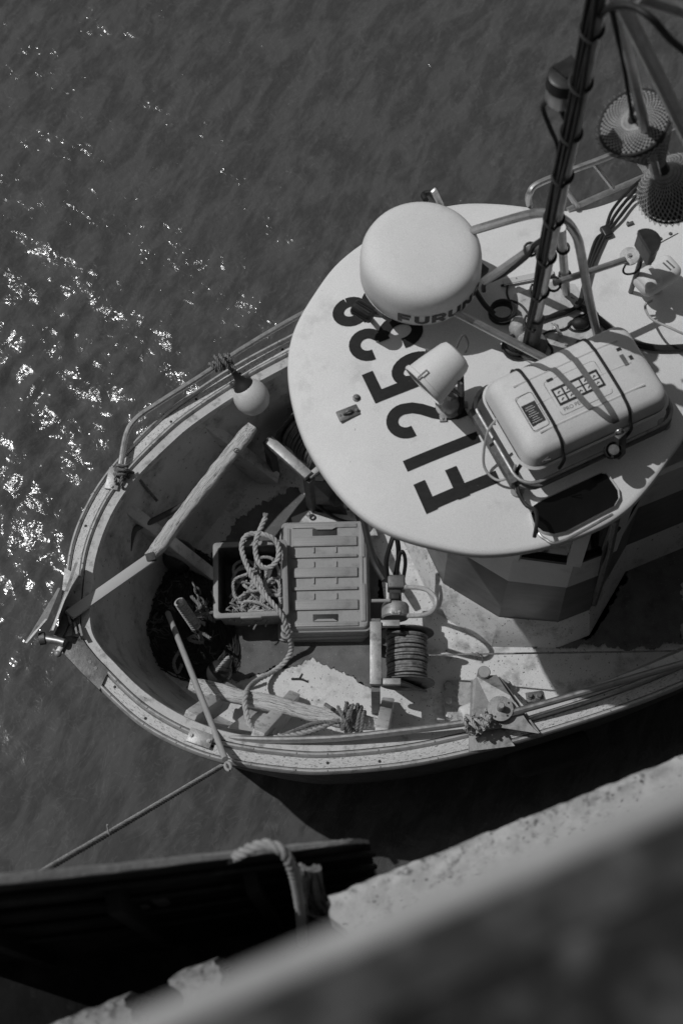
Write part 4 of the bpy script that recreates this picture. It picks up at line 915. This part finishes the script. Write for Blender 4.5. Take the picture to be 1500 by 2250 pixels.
# ================================================================== DECK GEAR
DX = lambda a: np.array([math.cos(a), math.sin(a), 0])
def crates():
    # stack of upturned fish crates; local axes from the lid corners
    z = .66; tl, tr, brr = W(623, 1150, z), W(803, 1146, z), W(806, 1378, z); X = nrm(tr-tl); Y = np.array([-X[1], X[0], 0]); Z = np.array([0, 0, 1.])
    w, h = np.linalg.norm(tr-tl), np.linalg.norm(brr-tr); c0 = tl+X*w/2-Y*h/2
    def one(c, k, top, label):
        ang = (0, .012, -.02)[k]; x, y = X*math.cos(ang)+Y*math.sin(ang), Y*math.cos(ang)-X*math.sin(ang)
        S = lambda u, v, dz: c+x*u+y*v+Z*dz
        root = thing('fish_crate', c-Z*.068, label, 'crate', 'upturned grey fish crates in one stack')
        q = M(); rows = []
        for ins, dz in ((.0, -.068), (.0, -.03), (.008, -.026), (.014, -.006), (.018, -.001), (.03, 0)): rows.append([S(a_, b_, dz) for a_, b_ in rrect(w+.03-2*ins, h+.03-2*ins, .03)])
        rows.append([S(0, 0, 0)]*28); q.loft(rows, closed=True); q.build('shell', 'crate', root, smooth=40)
        if not top: return
        e = .0035
        def pad(u, v, pw, ph, hh=.016, knobs=True):
            q = M(); q.rbox(S(u, v, hh/2-.001), (pw, ph, hh), .004, (x, y, Z), 2)
            q.build('tread_pad', 'crate', root, smooth=30)
            if knobs:
                q = M(); nu, nv = max(1, int((pw-.012)/.0125)), max(1, int((ph-.008)/.0125))
                for i in range(nu):
                    for j in range(nv):
                        p = S(u-pw/2+(i+.5)*pw/nu, v-ph/2+(j+.5)*ph/nv, hh-.002); r = .0036
                        q.add([p+x*r+y*0, p+y*r, p-x*r, p-y*r, p+Z*.005], [(0, 1, 4), (1, 2, 4), (2, 3, 4), (3, 0, 4)])
                q.build('tread_knobs', 'crate', root, kind='stuff', smooth=0)
        hs = h/.63
        for v, ph in ((.197*hs, .062), (.108*hs, .020), (.010, .062), (-.086*hs, .020), (-.182*hs, .062)): pad(0, v, w*.78, ph)
        for sx in (-1, 1):
            pad(sx*(w/2-.025), h/2-.13, .030, .19, .010); pad(sx*(w/2-.025), -h/2+.15, .030, .23, .010); pad(sx*(w/2-.030), 0.0, .018, .26, .008, False)
        for sv in (1, -1):
            pad(0, sv*(h/2-.022), w*.78, .028, .010)
            q = M(); q.rbox(S(0, sv*(h/2-.062), .001), (.145, .042, .006), .002, (x, y, Z)); q.build('hand_hole', 'black_rubber', root)
            q = M()
            q.prism([S(-.07, sv*(h/2-.036), .002), S(.07, sv*(h/2-.036), .002), S(.045, sv*(h/2-.050), .002), S(-.045, sv*(h/2-.050), .002)][::1], Z*.014); q.build('grip', 'crate', root, smooth=0)
        for sx in (-1, 1):
            for v in (.152, .062, -.04, -.135):
                q = M(); q.bar(S(sx*w*.135, v-.018, .006), S(sx*w*.135, v+.018, .006), .006, .010); q.build('stiffener', 'crate', root, smooth=0)
    one(c0, 0, True, 'topmost upturned grey fish crate of the stack, with studded treads and hand holes')
    one(c0-Z*.07-X*.012-Y*.012, 1, False, 'second fish crate down in the stack, mostly hidden under the top one')
    one(c0-Z*.14-X*.022-Y*.010, 2, False, 'lowest fish crate of the stack, resting on the deck')
    # open crate full of rope
    zt = .74; a, b, d = W(470, 1195, zt), W(616, 1188, zt), W(470, 1357, zt); x = nrm(b-a); y = np.array([-x[1], x[0], 0]); w, h = np.linalg.norm(b-a)+.03, np.linalg.norm(d-a)
    c = a+x*w/2-y*h/2; root = thing('rope_crate', c-Z*(zt-ZD), 'open grey crate full of tangled rope beside the crate stack', 'crate')
    def rr_(ins, dz): return [c+x*a_+y*b_+Z*dz for a_, b_ in rrect(w-2*ins, h-2*ins, .022)]
    q = M(); q.loft([rr_(.03, -.285), rr_(.012, -.03), rr_(-.006, -.028), rr_(-.006, 0), rr_(.0, .004), rr_(.022, .003), rr_(.026, -.012)], closed=True); q.build('shell', 'crate', root, smooth=40)
    q = M(); q.loft([rr_(.0265, -.008), rr_(.040, -.26)], closed=True); q.f.append(tuple(range(28, 56))); q.build('inside', 'dark_paint_and_shade', root, smooth=40)  # near-black walls: the deep shade inside the crate is painted in
    for s in (-1, 1):
        q = M(); q.rbox(c+y*s*(h/2+.004)-Z*.012+x*.0, (.12, .02, .03), .004, (x, y, Z)); q.build('handle', 'crate', root)
    # rope heap inside
    q = M(); r_ = random.Random(3)
    for k in range(15):
        cx, cy = r_.uniform(-.06, .13)*1., r_.uniform(-.20, .10); n = r_.randint(5, 8); R0 = r_.uniform(.05, .11); ph = r_.uniform(0, 6)
        pts = []
        for i in range(n):
            t = ph+i*1.15; pts.append(c+x*np.clip(cx+math.cos(t)*R0*r_.uniform(.6, 1.2), -w/2+.05, w/2-.05)+y*np.clip(cy+math.sin(t)*R0*r_.uniform(.7, 1.5), -h/2+.05, h/2-.05)+Z*(-.19+.05*r_.random()+.10*max(0, -cy*2+cx)+.005*k))
        q.rope(cr(pts, 7), .0095, .055, 5)
    q.build('rope_heap', 'rope', label='tangle of pale rope heaped in the open crate', cat='rope')
    q = M()
    for k in range(70):
        p = c+x*r_.uniform(-.13, .12)+y*r_.uniform(-.24, -.10)+Z*(-.14+r_.uniform(0, .06)); d = np.array([r_.uniform(-1, 1), r_.uniform(-1, 1), r_.uniform(-.1, .5)])*.05
        q.tube(cr([p, p+d*.6+np.array([0, 0, .012]), p+d], 3), .0045, 4)
    q.build('frayed_rope', 'hawser', label='frayed pale rope fibres at the near end of the open crate', cat='rope')
crates()
# long pale rope out of the crate, across the deck, to the starboard timber
q = M()
q.rope(cr(P3([(583, 1138, .79), (574, 1158, .80), (562, 1190, .81), (563, 1222, .79), (575, 1245, .78), (594, 1246, .78), (610, 1228, .80), (611, 1200, .81), (598, 1182, .81), (572, 1173, .80), (545, 1175, .79), (532, 1192, .78), (533, 1216, .78), (546, 1250, .79), (572, 1295, .79), (602, 1330, .78), (622, 1358, .75), (634, 1395, .66), (640, 1425, .55), (625, 1455, .49), (596, 1478, .50), (562, 1497, .60), (543, 1518, .88), (538, 1545, .92), (546, 1585, .94), (562, 1612, 1.0), (585, 1622, 1.05), (640, 1616, 1.02), (700, 1600, .98), (742, 1580, .93)]), 9), .0155, .09, 8)
r0p = W(583, 1138, .79)
q.build('deck_rope', 'rope', label='long pale twisted rope snaking from the open crate over the starboard timber', cat='rope')
q = M()
for k in range(26):
    d = np.array([rng.uniform(-.6, .8), 1., rng.uniform(-.2, .4)]); q.tube([r0p-np.array([.004, .01, 0]), r0p+nrm(d)*rng.uniform(.02, .035)], .003, 4)
q.build('rope_end', 'hawser', label='frayed brush end of the pale rope above the open crate', cat='rope')
# lashing bundle round the starboard timber and mooring line
q = M()
for k in range(5):
    o = (k-2)*.012; s_ = cr([W(560, 1640, 1.08)+np.array([0, o, 0]), W(620, 1622, 1.03)+np.array([0, o*1.2, 0]), W(690, 1600, .97)+np.array([0, o*1.5, .01*k]), W(745, 1578+k*3, .93)], 8)
    if k in (1, 2, 3): q.rope(s_, .0115, .06, 6)
for k in range(6):
    a0 = k*.9; ctr_ = W(757+k*3, 1575+(k % 3)*5, .88); ax_ = nrm(W(826, 1590, .84)-W(600, 1547, .84)); X, Y, Z = basis(ax_)
    q.rope(cr([ctr_+ax_*.012*k+(X*math.cos(a)+Y*math.sin(a))*(.070+.008*math.sin(k*2+a*3)) for a in np.linspace(a0, a0+6.0, 12)], 4), .0105, .055, 6)
for a_, b_ in (((742, 1552), (770, 1610)), ((776, 1548), (752, 1602)), ((735, 1560), (715, 1548))):
    q.rope(cr([W(*a_, .96), (W(*a_, 1.0)+W(*b_, 1.0))/2, W(*b_, .93)], 6), .0105, .055, 6)
q.build('rope_lashing', 'grey_rope', label='knotted grey rope lashing bound round the starboard timber', cat='rope')
q = M(); q.rope(cr(P3([(560, 1640, 1.15), (520, 1664, 1.32), (498, 1678, 1.31), (470, 1694, 1.36), (300, 1795, 2.1), (100, 1912, 2.9), (-60, 2005, 3.5)]), 8), .0135, .08, 7); q.build('mooring_line', 'rope', label='taut mooring line running from the bow over the water to the lower left', cat='rope')
q = M(); q.tube(cr(P3([(240, 1835, 2.38), (238, 1822, 2.40), (236, 1812, 2.42)]), 4), .004, 5); q.build('rope_strand', 'rope', label='loose strand sticking up from the taut mooring line', cat='rope')
# knots on the port rail
def knot(pts, r, name, mt, label, tails=()):
    q = M()
    for p in pts: q.rope(cr(p, 6), r, r*6, 5)
    for p in tails: q.rope(cr(p, 6), r, r*6, 5)
    return q.build(name, mt, label=label, cat='rope')
def wraps(p0, p1, n, R_, r):
    p0, p1 = np.asarray(p0), np.asarray(p1); X, Y, Z = basis(p1-p0); return [p0+(p1-p0)*i/(n*10)+(X*math.cos(i*.628)+Y*math.sin(i*.628))*R_*(1+.15*math.sin(i*.9)) for i in range(n*10+1)]
knot([wraps(W(466, 810, 1.44), W(508, 786, 1.44), 5, .028, .01), wraps(W(480, 800, 1.45), W(500, 790, 1.46), 2, .045, .01)], .009, 'rope_knot', 'grey_rope', 'rope knot round the port rail holding the white float', [[W(495, 795, 1.46), W(505, 806, 1.44), W(516, 828, 1.40)], [W(500, 790, 1.46), W(512, 802, 1.43), W(518, 826, 1.41)]])
knot([wraps(W(270, 1020, 1.41), W(262, 1050, 1.38), 3, .03, .01), wraps(W(255, 1050, 1.37), W(280, 1055, 1.37), 2, .042, .01)], .009, 'rope_knot', 'grey_rope', 'grey rope knot at the foot of the port rail with a dangling tail', [[W(272, 1035, 1.4), W(295, 1040, 1.33), W(318, 1068, 1.2), (W(345, 1100, 1.05))]])
knot([wraps(W(1015, 1592, 1.40), W(1045, 1580, 1.40), 2, .034, .01), wraps(W(1040, 1600, 1.40), W(1075, 1572, 1.42), 3, .03, .01)], .009, 'rope_knot', 'rope', 'pale frayed rope tied round the starboard rail at the hauler', [[W(1020, 1600, 1.38), W(1035, 1614, 1.34), W(1052, 1604, 1.36), W(1075, 1580, 1.4)], [W(1075, 1572, 1.42), W(1070, 1590, 1.4), W(1055, 1612, 1.36)]])
# white float
fl = thing('white_float', W(547, 868, 1.16), 'white inflatable mooring float with black neck hanging inside the port gunwale', 'float')
c = W(552, 872, 1.27); ax = nrm(W(512, 815, 1.43)-c)
q = M(); q.lathe(c, ax, [(0, -.105), (.04, -.10), (.07, -.082), (.092, -.05), (.102, -.01), (.098, .03), (.082, .065), (.06, .088), (.044, .10)], 32); q.build('ball', 'float_white', fl)
q = M(); q.lathe(c, ax, [(.062, .085), (.058, .094), (.04, .115), (.024, .14), (.018, .175), (.016, .20), (0, .205)], 24); q.build('neck', 'black_rubber', fl)
# dark bent pipe handle
q = M(); q.tube(cr(P3([(410, 1106, 1.02), (345, 1140, 1.04), (305, 1158, 1.05), (293, 1170, 1.04), (286, 1195, 1.0), (280, 1228, .95)]), 5), .018, 10); q.build('bent_pipe', 'dark_paint_and_shade', label='dark bent pipe leaning against the port timber', cat='pipe')
# dark floats and junk in the bow
q = M(); q.ball(W(393, 1222, .62), .10, 22, 14); q.build('dark_float', 'float_dark', label='dark glossy round float under the port timber end', cat='float')
q = M(); q.ball(W(482, 1478, .60), .075, 20, 12); q.lathe(W(500, 1455, .66), nrm(np.array([.5, .6, .6])), [(.03, -.02), (.02, .03), (0, .04)], 12); q.build('dark_float', 'float_dark', label='dark round float behind the fore end of the starboard timber', cat='float')
q = M(); q.rope(cr(P3([(470, 1482, .62), (480, 1468, .72), (497, 1448, .78), (503, 1444, .78)]), 6), .010, .06, 5); q.build('float_lanyard', 'rope', label='short pale rope on the dark float by the starboard timber', cat='rope')
NP = [np.array(W(x, y, ZD)) for x, y in ((285, 1345), (320, 1285), (375, 1215), (455, 1225), (500, 1330), (520, 1440), (490, 1495), (410, 1492), (320, 1448), (278, 1405))]
NP = np.array(cr(NP, 4, closed=True)); NC = NP.mean(axis=0)
def heap(f, i):                          # point on the heaped net: fraction out from the middle, index round the rim
    p = NC+(NP[i % len(NP)]-NC)*f; h = .16*(1-f**2.)+.02+.05*mnoise.fractal(Vector((p[0]*7, p[1]*7, 1.)), .6, 2., 4)
    return np.array([p[0], p[1], ZD+max(.008, h)])
q = M(); q.loft([[heap(f, i) for i in range(len(NP))] for f in (0, .12, .24, .36, .48, .6, .72, .84, .93, 1.)], closed=True); q.build('net_sheet', 'net', label='black net bunched in a mound under the tangle in the bow', cat='net', smooth=80)
q = M(); r_ = random.Random(11)
for k in range(230):
    f, i, df, di = r_.random()**.6, r_.uniform(0, len(NP)), r_.uniform(-.12, .12), r_.uniform(-1.6, 1.6); p = []
    for j in range(r_.randint(5, 9)):
        p.append(heap(min(max(f, .02), 1.02), int(i))+np.array([r_.uniform(-.012, .012), r_.uniform(-.012, .012), r_.uniform(.0, .018)])); f += df+r_.uniform(-.06, .06); i += di+r_.uniform(-.6, .6); f = abs(f)
    q.tube(cr(p, 5), r_.uniform(.0018, .0045), 4)
nh = q.build('net_heap', 'net_cord', label='black tangled net and line heaped in the bow', cat='net')
q = M()
for k in range(46):
    f, i = r_.uniform(.05, .95), r_.uniform(0, len(NP)); p = []
    for j in range(r_.randint(4, 7)): p.append(heap(min(abs(f), 1.), int(i))+np.array([0, 0, r_.uniform(.008, .03)])); f += r_.uniform(-.1, .1); i += r_.uniform(-1.5, 1.5)
    q.tube(cr(p, 5), r_.uniform(.002, .004), 4)
q.build('loose_cord', 'grey_net', nh, kind='stuff')
q = M(); q.tube(cr([heap(1.06, i)+np.array([0, 0, .02]) for i in list(range(len(NP)-9, len(NP)))+[0, 1, 2, 3, 4]], 5), .012, 8); q.build('black_hose', 'black_rubber', label='black hose curving along the inside of the bow round the net', cat='hose')
# corrugated hose end
q = M(); p0, p1 = W(394, 1322, .86), W(432, 1378, .66); ax = nrm(p1-p0); L = np.linalg.norm(p1-p0); pr = [(.022, 0), (.030, 0)]
for k in range(12): pr += [(.033, L*(k+.15)/12), (.033, L*(k+.5)/12), (.025, L*(k+.6)/12), (.025, L*(k+1.)/12)]
q.lathe(p0, ax, pr, 18); q.lathe(p0, ax, [(.023, .0), (.02, .08), (0, .081)], 18); q.build('corrugated_hose', 'rope', label='pale corrugated hose end sticking out of the dark net', cat='hose')
# chain links
ch = thing('chain', W(432, 1305, .60), 'short rusty chain lying in the bow left of the open crate', 'chain')
for k in range(6):
    q = M(); c = W(427+k*4+(k % 2)*3, 1288+k*11, .70); X, Y, Z = basis(np.array([.4, -.9, -.1])); n_ = X if k % 2 else Y
    q.tube([c+Z*.026*math.cos(a)+n_*.014*math.sin(a) for a in np.linspace(0, 6.283, 15)[:-1]], .006, 6, closed=True); q.build('link', 'dull_steel', ch)
r_ = random.Random(5)
for base_, lb in ((((420, 1310), (440, 1335), (428, 1352), (470, 1345)), 'grey rope end running from the chain towards the open crate'), (((430, 1395), (415, 1405), (445, 1412), (440, 1390), (462, 1402)), 'curled grey rope end below the corrugated hose'), (((395, 1430), (382, 1455), (390, 1478), (400, 1460)), 'hooked grey rope end left of the pale pole in the bow'), (((450, 1330), (458, 1345), (452, 1358)), 'short grey rope stub right beside the open crate')):
    q = M(); q.rope(cr([W(x, y, .68+r_.uniform(-.03, .05)) for x, y in base_], 7), .010, .055, 5); q.build('rope_end', 'grey_rope', label=lb, cat='rope')
# boat hook pole with eye
pl = thing('pole', W(503, 1690, 1.2), 'slim pale pole with an eye at its end lying across the starboard gunwale', 'pole')
q = M(); q.tube([W(369, 1347, .72), W(410, 1450, .98), W(450, 1552, 1.22), W(495, 1668, 1.49)], .0165, 12); q.build('shaft', 'pale_stick', pl)
q = M(); c = W(501, 1684, 1.51); d = nrm(W(495, 1668, 1.49)-W(450, 1552, 1.22)); X = nrm(np.cross(d, (0, 0, 1))); q.tube([c+d*.030*math.cos(a)+X*.013*math.sin(a) for a in np.linspace(0, 6.283, 19)[:-1]], .008, 8, closed=True); q.build('eye', 'pale_stick', pl)

# ---- winch drums
def drum(root, c, ax, R_, L, wr, mt, flange='dull_steel', turns=None):
    ax = nrm(ax); q = M(); q.lathe(c-ax*L/2, ax, [(0, 0), (R_*.7, 0), (R_*.7, L), (0, L)], 28); q.build('drum', 'dark_paint_and_shade', root)
    X, Y, Z = basis(ax); q = M(); n = int(L*.86/(wr*2.1))
    for lay in range(2):
        pts = []
        for i in range(n*20+1):
            a = i*2*math.pi/20; k = i/20/n; pts.append(c+ax*(L*.86*(k-.5)+.004*math.sin(i*.13+lay))+(X*math.cos(a)+Y*math.sin(a))*(R_*.74+lay*wr*1.5+.004*math.sin(i*.031+2*lay)))
        q.tube(pts, wr, 6)
    q.build('wire_turns', mt, root)
    for s in (-1, 1):
        q = M(); q.lathe(c+ax*s*L/2, ax, [(R_*.6, -.004), (R_*1.12, -.004), (R_*1.13, 0), (R_*1.12, .004), (R_*.6, .004)], 40); q.build('flange', flange, root)
# starboard winch
wn = thing('rope_winch', W(870, 1450, ZD), 'starboard winch drum wound with pale wire in an alloy frame on deck', 'winch')
za = .98; A0, A1 = W(825, 1368, za), W(825, 1506, za); ax = nrm(A1-A0); n_ = np.array([-ax[1], ax[0], 0])
q = M(); q.bar(A0, A1, .064, .05, r=.004); q.build('frame_beam', 'alloy', wn)
for px_, py_, e in ((878, 1371, 0), (880, 1499, 1)):
    q = M(); s0 = W(836, py_, za-.01); q.bar(s0, W(px_, py_, za-.01), .036, .04, r=.003); q.build('frame_arm', 'alloy', wn)
for p in (A0, A1):
    q = M(); f = p*[1, 1, 0]+np.array([0, 0, ZD]); q.bar(p-np.array([0, 0, .02]), f, .05, .06, up=ax); q.build('frame_leg', 'dull_steel', wn, smooth=0)
for py_ in (1385, 1492):
    q = M(); a = W(878, py_, .95); q.prism([a, W(938, py_+25, .70), W(938, py_+25, ZD), W(845, py_+6, ZD), W(850, py_, .9)], ax*.012); q.build('side_plate', 'dull_steel', wn, smooth=0)
drum(wn, W(893, 1446, .78), ax, .138, .29, .0065, 'wire', 'dull_steel')
q = M(); a = W(936, 1440, .80); q.tube([a, W(1050, 1437, .86), W(1250, 1434, .98), W(1500, 1430, 1.1), W(1600, 1428, 1.15)], .005, 6); q.build('winch_wire', 'wire', label='thin taut wire running aft from the starboard winch', cat='wire')
q = M(); q.ball(W(1047, 1437, .862), .012, 8, 6); q.tube(cr(P3([(1036, 1434, .86), (1045, 1440, .88), (1055, 1438, .87), (1060, 1446, .85), (1059, 1456, .82)]), 5), .005, 5); q.build('wire_splice', 'grey_rope', label='small tied splice on the taut winch wire', cat='rope')
# hydraulic motor above the winch
mo = thing('hydraulic_motor', W(870, 1330, ZD), 'hydraulic winch motor with lever and looped hoses on deck', 'motor')
c = W(868, 1352, .84); q = M(); q.lathe(c-ax*.02, ax, [(0, -.05), (.07, -.045), (.078, -.03), (.078, .03), (.07, .04), (0, .04)], 24); q.build('gearbox', 'alloy', mo)
q = M(); q.bar(c-ax*.05, c-ax*.18, .07, .09, r=.012); q.build('motor_body', 'rusty_steel', mo)
q = M(); q.rbox(W(870, 1283, .86), (.10, .08, .10), .01, (n_, ax, (0, 0, 1))); q.build('valve_block', 'dull_steel', mo)
q = M(); q.rbox(W(868, 1312, .90), (.05, .04, .05), .006, (n_, ax, (0, 0, 1))); q.build('valve_head', 'black_rubber', mo)
q = M(); q.tube([W(816, 1320, .93), W(856, 1320, .92)], .010, 8); q.build('lever', 'pale_stick', mo)
q = M(); q.tube(cr(P3([(884, 1290, .88), (915, 1291, .96), (940, 1298, 1.02), (957, 1318, 1.05), (950, 1342, 1.02), (925, 1352, .94), (893, 1353, .86)]), 8), .0135, 9); q.build('hose', 'alloy_strip', mo)
for pts, r in (([(852, 1278, .86), (848, 1235, .98), (858, 1195, 1.06), (866, 1176, 1.08), (873, 1190, 1.06), (875, 1225, .96), (868, 1265, .86)], .014), ([(872, 1262, .88), (876, 1225, .98), (882, 1212, 1.02), (888, 1220, 1.0), (890, 1240, .95), (886, 1268, .86)], .011), ([(845, 1275, .8), (825, 1240, .78), (812, 1200, .72), (800, 1150, .66), (790, 1100, .6)], .020), ([(850, 1275, .78), (838, 1248, .76), (818, 1215, .70), (806, 1170, .62)], .016)):
    q = M(); q.tube(cr(P3(pts), 8), r, 8); q.build('hose', 'black_rubber', mo)
for dx in (0, 14):
    q = M(); q.bolt(W(862+dx, 1345, .91), .008, .012); q.build('bolt', 'steel', mo)
# port winch
wp = thing('rope_winch', W(660, 1000, ZD), 'port winch drum with dark wire half hidden under the roof edge', 'winch')
zb = .98; P0, P1 = W(590, 968, zb), W(678, 1047, zb); ax2 = nrm(P1-P0)
q = M(); q.bar(P0, P1, .058, .05, r=.004); q.build('frame_beam', 'alloy', wp)
q = M(); q.bar(P1+np.array([0, 0, -.01]), W(735, 1000, zb-.02), .034, .03, r=.003); q.build('frame_arm', 'alloy', wp)
for p in (P0, P1):
    q = M(); q.bar(p-np.array([0, 0, .02]), p*[1, 1, 0]+np.array([0, 0, ZD]), .05, .05, up=ax2); q.build('frame_leg', 'dark_paint_and_shade', wp, smooth=0)
drum(wp, W(683, 968, .80), ax2, .150, .28, .0065, 'black_wire', 'dull_steel')
q = M(); q.prism([P1+np.array([0, 0, -.05]), P1*[1, 1, 0]+np.array([0, 0, ZD]), W(760, 1130, ZD), W(745, 1060, .8)], ax2*.012); q.build('side_plate', 'dark_paint_and_shade', wp, smooth=0)
q = M(); c = W(735, 1082, .66); q.lathe(c, nrm(np.array([.5, -.6, .1])), [(0, -.08), (.06, -.08), (.065, .06), (.03, .08), (.03, .14), (0, .14)], 20); q.build('motor', 'rusty_steel', wp)
for pts in ([(683, 1070, .62), (686, 1090, .6), (705, 1115, .56), (745, 1142, .52), (790, 1150, .5)], [(775, 1105, .66), (782, 1125, .62), (788, 1148, .56)]):
    q = M(); q.tube(cr(P3(pts), 8), .011, 7); q.build('hose', 'black_rubber', wp)
q = M(); q.bar(W(747, 1090, .72), W(772, 1115, .66), .018, .014); q.build('lever', 'alloy', wp, smooth=0)
# deck plate behind the crates with a shackle
q = M(); q.prism(P3([(640, 1140, ZD+.03), (682, 1122, ZD+.03), (770, 1150, ZD+.03), (800, 1175, ZD+.03), (650, 1175, ZD+.03)]), (0, 0, .02)); dp = q.build('deck_plate', 'lip', label='pale triangular deck plate behind the crate stack', cat='plate', smooth=0)
q = M(); p = W(686, 1136, ZD+.06); q.tube([p+np.array([math.cos(a)*.015, math.sin(a)*.015, .004*math.sin(a)]) for a in np.linspace(0, 6.283, 13)[:-1]], .005, 6, closed=True); q.build('shackle', 'rusty_steel', dp)
# starboard hauler davit
hd = thing('hauler_stand', W(1045, 1540, ZD), 'alloy hauler stand with flanged roller bolted on the starboard deck and gunwale', 'hauler')
q = M(); z0 = ZD+.02; q.prism(P3([(980, 1497, z0), (1112, 1493, z0), (1118, 1502, z0), (1125, 1560, z0), (1100, 1588, z0), (977, 1588, z0), (973, 1506, z0)]), (0, 0, .02)); q.build('base_plate', 'alloy', hd, smooth=0)
for x, y in ((984, 1506), (985, 1540), (986, 1575), (1106, 1504)):
    q = M(); q.bolt(W(x, y, z0+.02), .013, .016); q.build('bolt', 'steel', hd)
zt = 1.30; q = M(); q.prism(P3([(1038, 1496, zt-.1), (1046, 1488, zt-.1), (1090, 1484, zt-.1), (1120, 1530, zt), (1160, 1590, zt), (1183, 1613, zt), (1100, 1600, zt), (1034, 1610, zt)]), (0, 0, .012)); q.build('top_plate', 'alloy', hd, smooth=0)
q = M(); q.prism(P3([(1034, 1496, 1.18), (1030, 1610, 1.28), (1030, 1610, .9), (1034, 1500, ZD+.04)]), np.array([.012, 0, 0])); q.build('web_plate', 'alloy', hd, smooth=0)
q = M(); q.prism(P3([(1092, 1488, 1.18), (1180, 1612, 1.28), (1180, 1612, .9), (1100, 1495, ZD+.04)]), np.array([.012, .004, 0])); q.build('web_plate', 'alloy', hd, smooth=0)
q = M(); q.lathe(W(1060, 1488, 1.14), (0, 0, 1), [(0, 0), (.034, 0), (.034, .10), (.030, .108), (0, .108)], 24); q.build('pivot_pin', 'alloy', hd)
q = M(); c = W(1098, 1558, 1.34); q.lathe(c, (0, 0, 1), [(0, 0), (.066, 0), (.066, .016), (.02, .018), (.018, .075), (.014, .08), (0, .08)], 32); q.build('flanged_roller', 'alloy', hd)
for a in (-2.2, -.9, .5): 
    q = M(); q.disc(c+np.array([math.cos(a)*.052, math.sin(a)*.052, .0155]), (0, 0, 1), .006, .002, 10); q.build('bolt_hole', 'black_rubber', hd)
q = M(); q.prism(P3([(1030, 1606, 1.245), (1100, 1600, 1.245), (1130, 1640, 1.245), (1028, 1652, 1.245)]), (0, 0, .012)); q.build('gunwale_plate', 'alloy', hd, smooth=0)
q = M(); q.bolt(W(1060, 1626, 1.257), .013, .014); q.build('bolt', 'steel', hd)
q = M(); q.rbox(W(1028, 1572, 1.0), (.10, .09, .2), .02, bx); q.build('spacer_block', 'lip', hd)
# small deck bracket
q = M(); q.rbox(W(1174, 1531, ZD+.012), (.10, .06, .015), .003, (DX(R(4)), DX(R(94)), np.array([0, 0, 1.])), 2); db = q.build('deck_bracket', 'dull_steel', label='small rusty deck bracket with two bolts aft of the hauler stand', cat='bracket')
for dx in (-11, 9):
    q = M(); q.bolt(W(1174+dx, 1530, ZD+.02), .013, .03); q.build('bolt', 'dull_steel', db)
# small deck debris
q = M(); q.tube(cr(P3([(640, 1492, ZD+.014), (660, 1492, ZD+.016), (676, 1498, ZD+.014)]), 4), .006, 5); q.tube(cr(P3([(658, 1490, ZD+.016), (664, 1480, ZD+.014)]), 3), .004, 5); q.build('rope_scrap', 'dark_rope', label='small dark forked scrap on the sunlit deck', cat='scrap')
# dark fender between hull and quay
q = M(); a, b = W(1130, 1668, .5), W(1270, 1632, .5); ax = nrm(b-a); L = np.linalg.norm(b-a); q.lathe(a, ax, [(0, -.06), (.05, -.05), (.1, -.01), (.115, .04), (.115, L-.04), (.1, L+.01), (.05, L+.05), (0, L+.06)], 24); q.build('fender', 'black_rubber', label='dark cylindrical fender floating beside the starboard hull in shade', cat='fender')
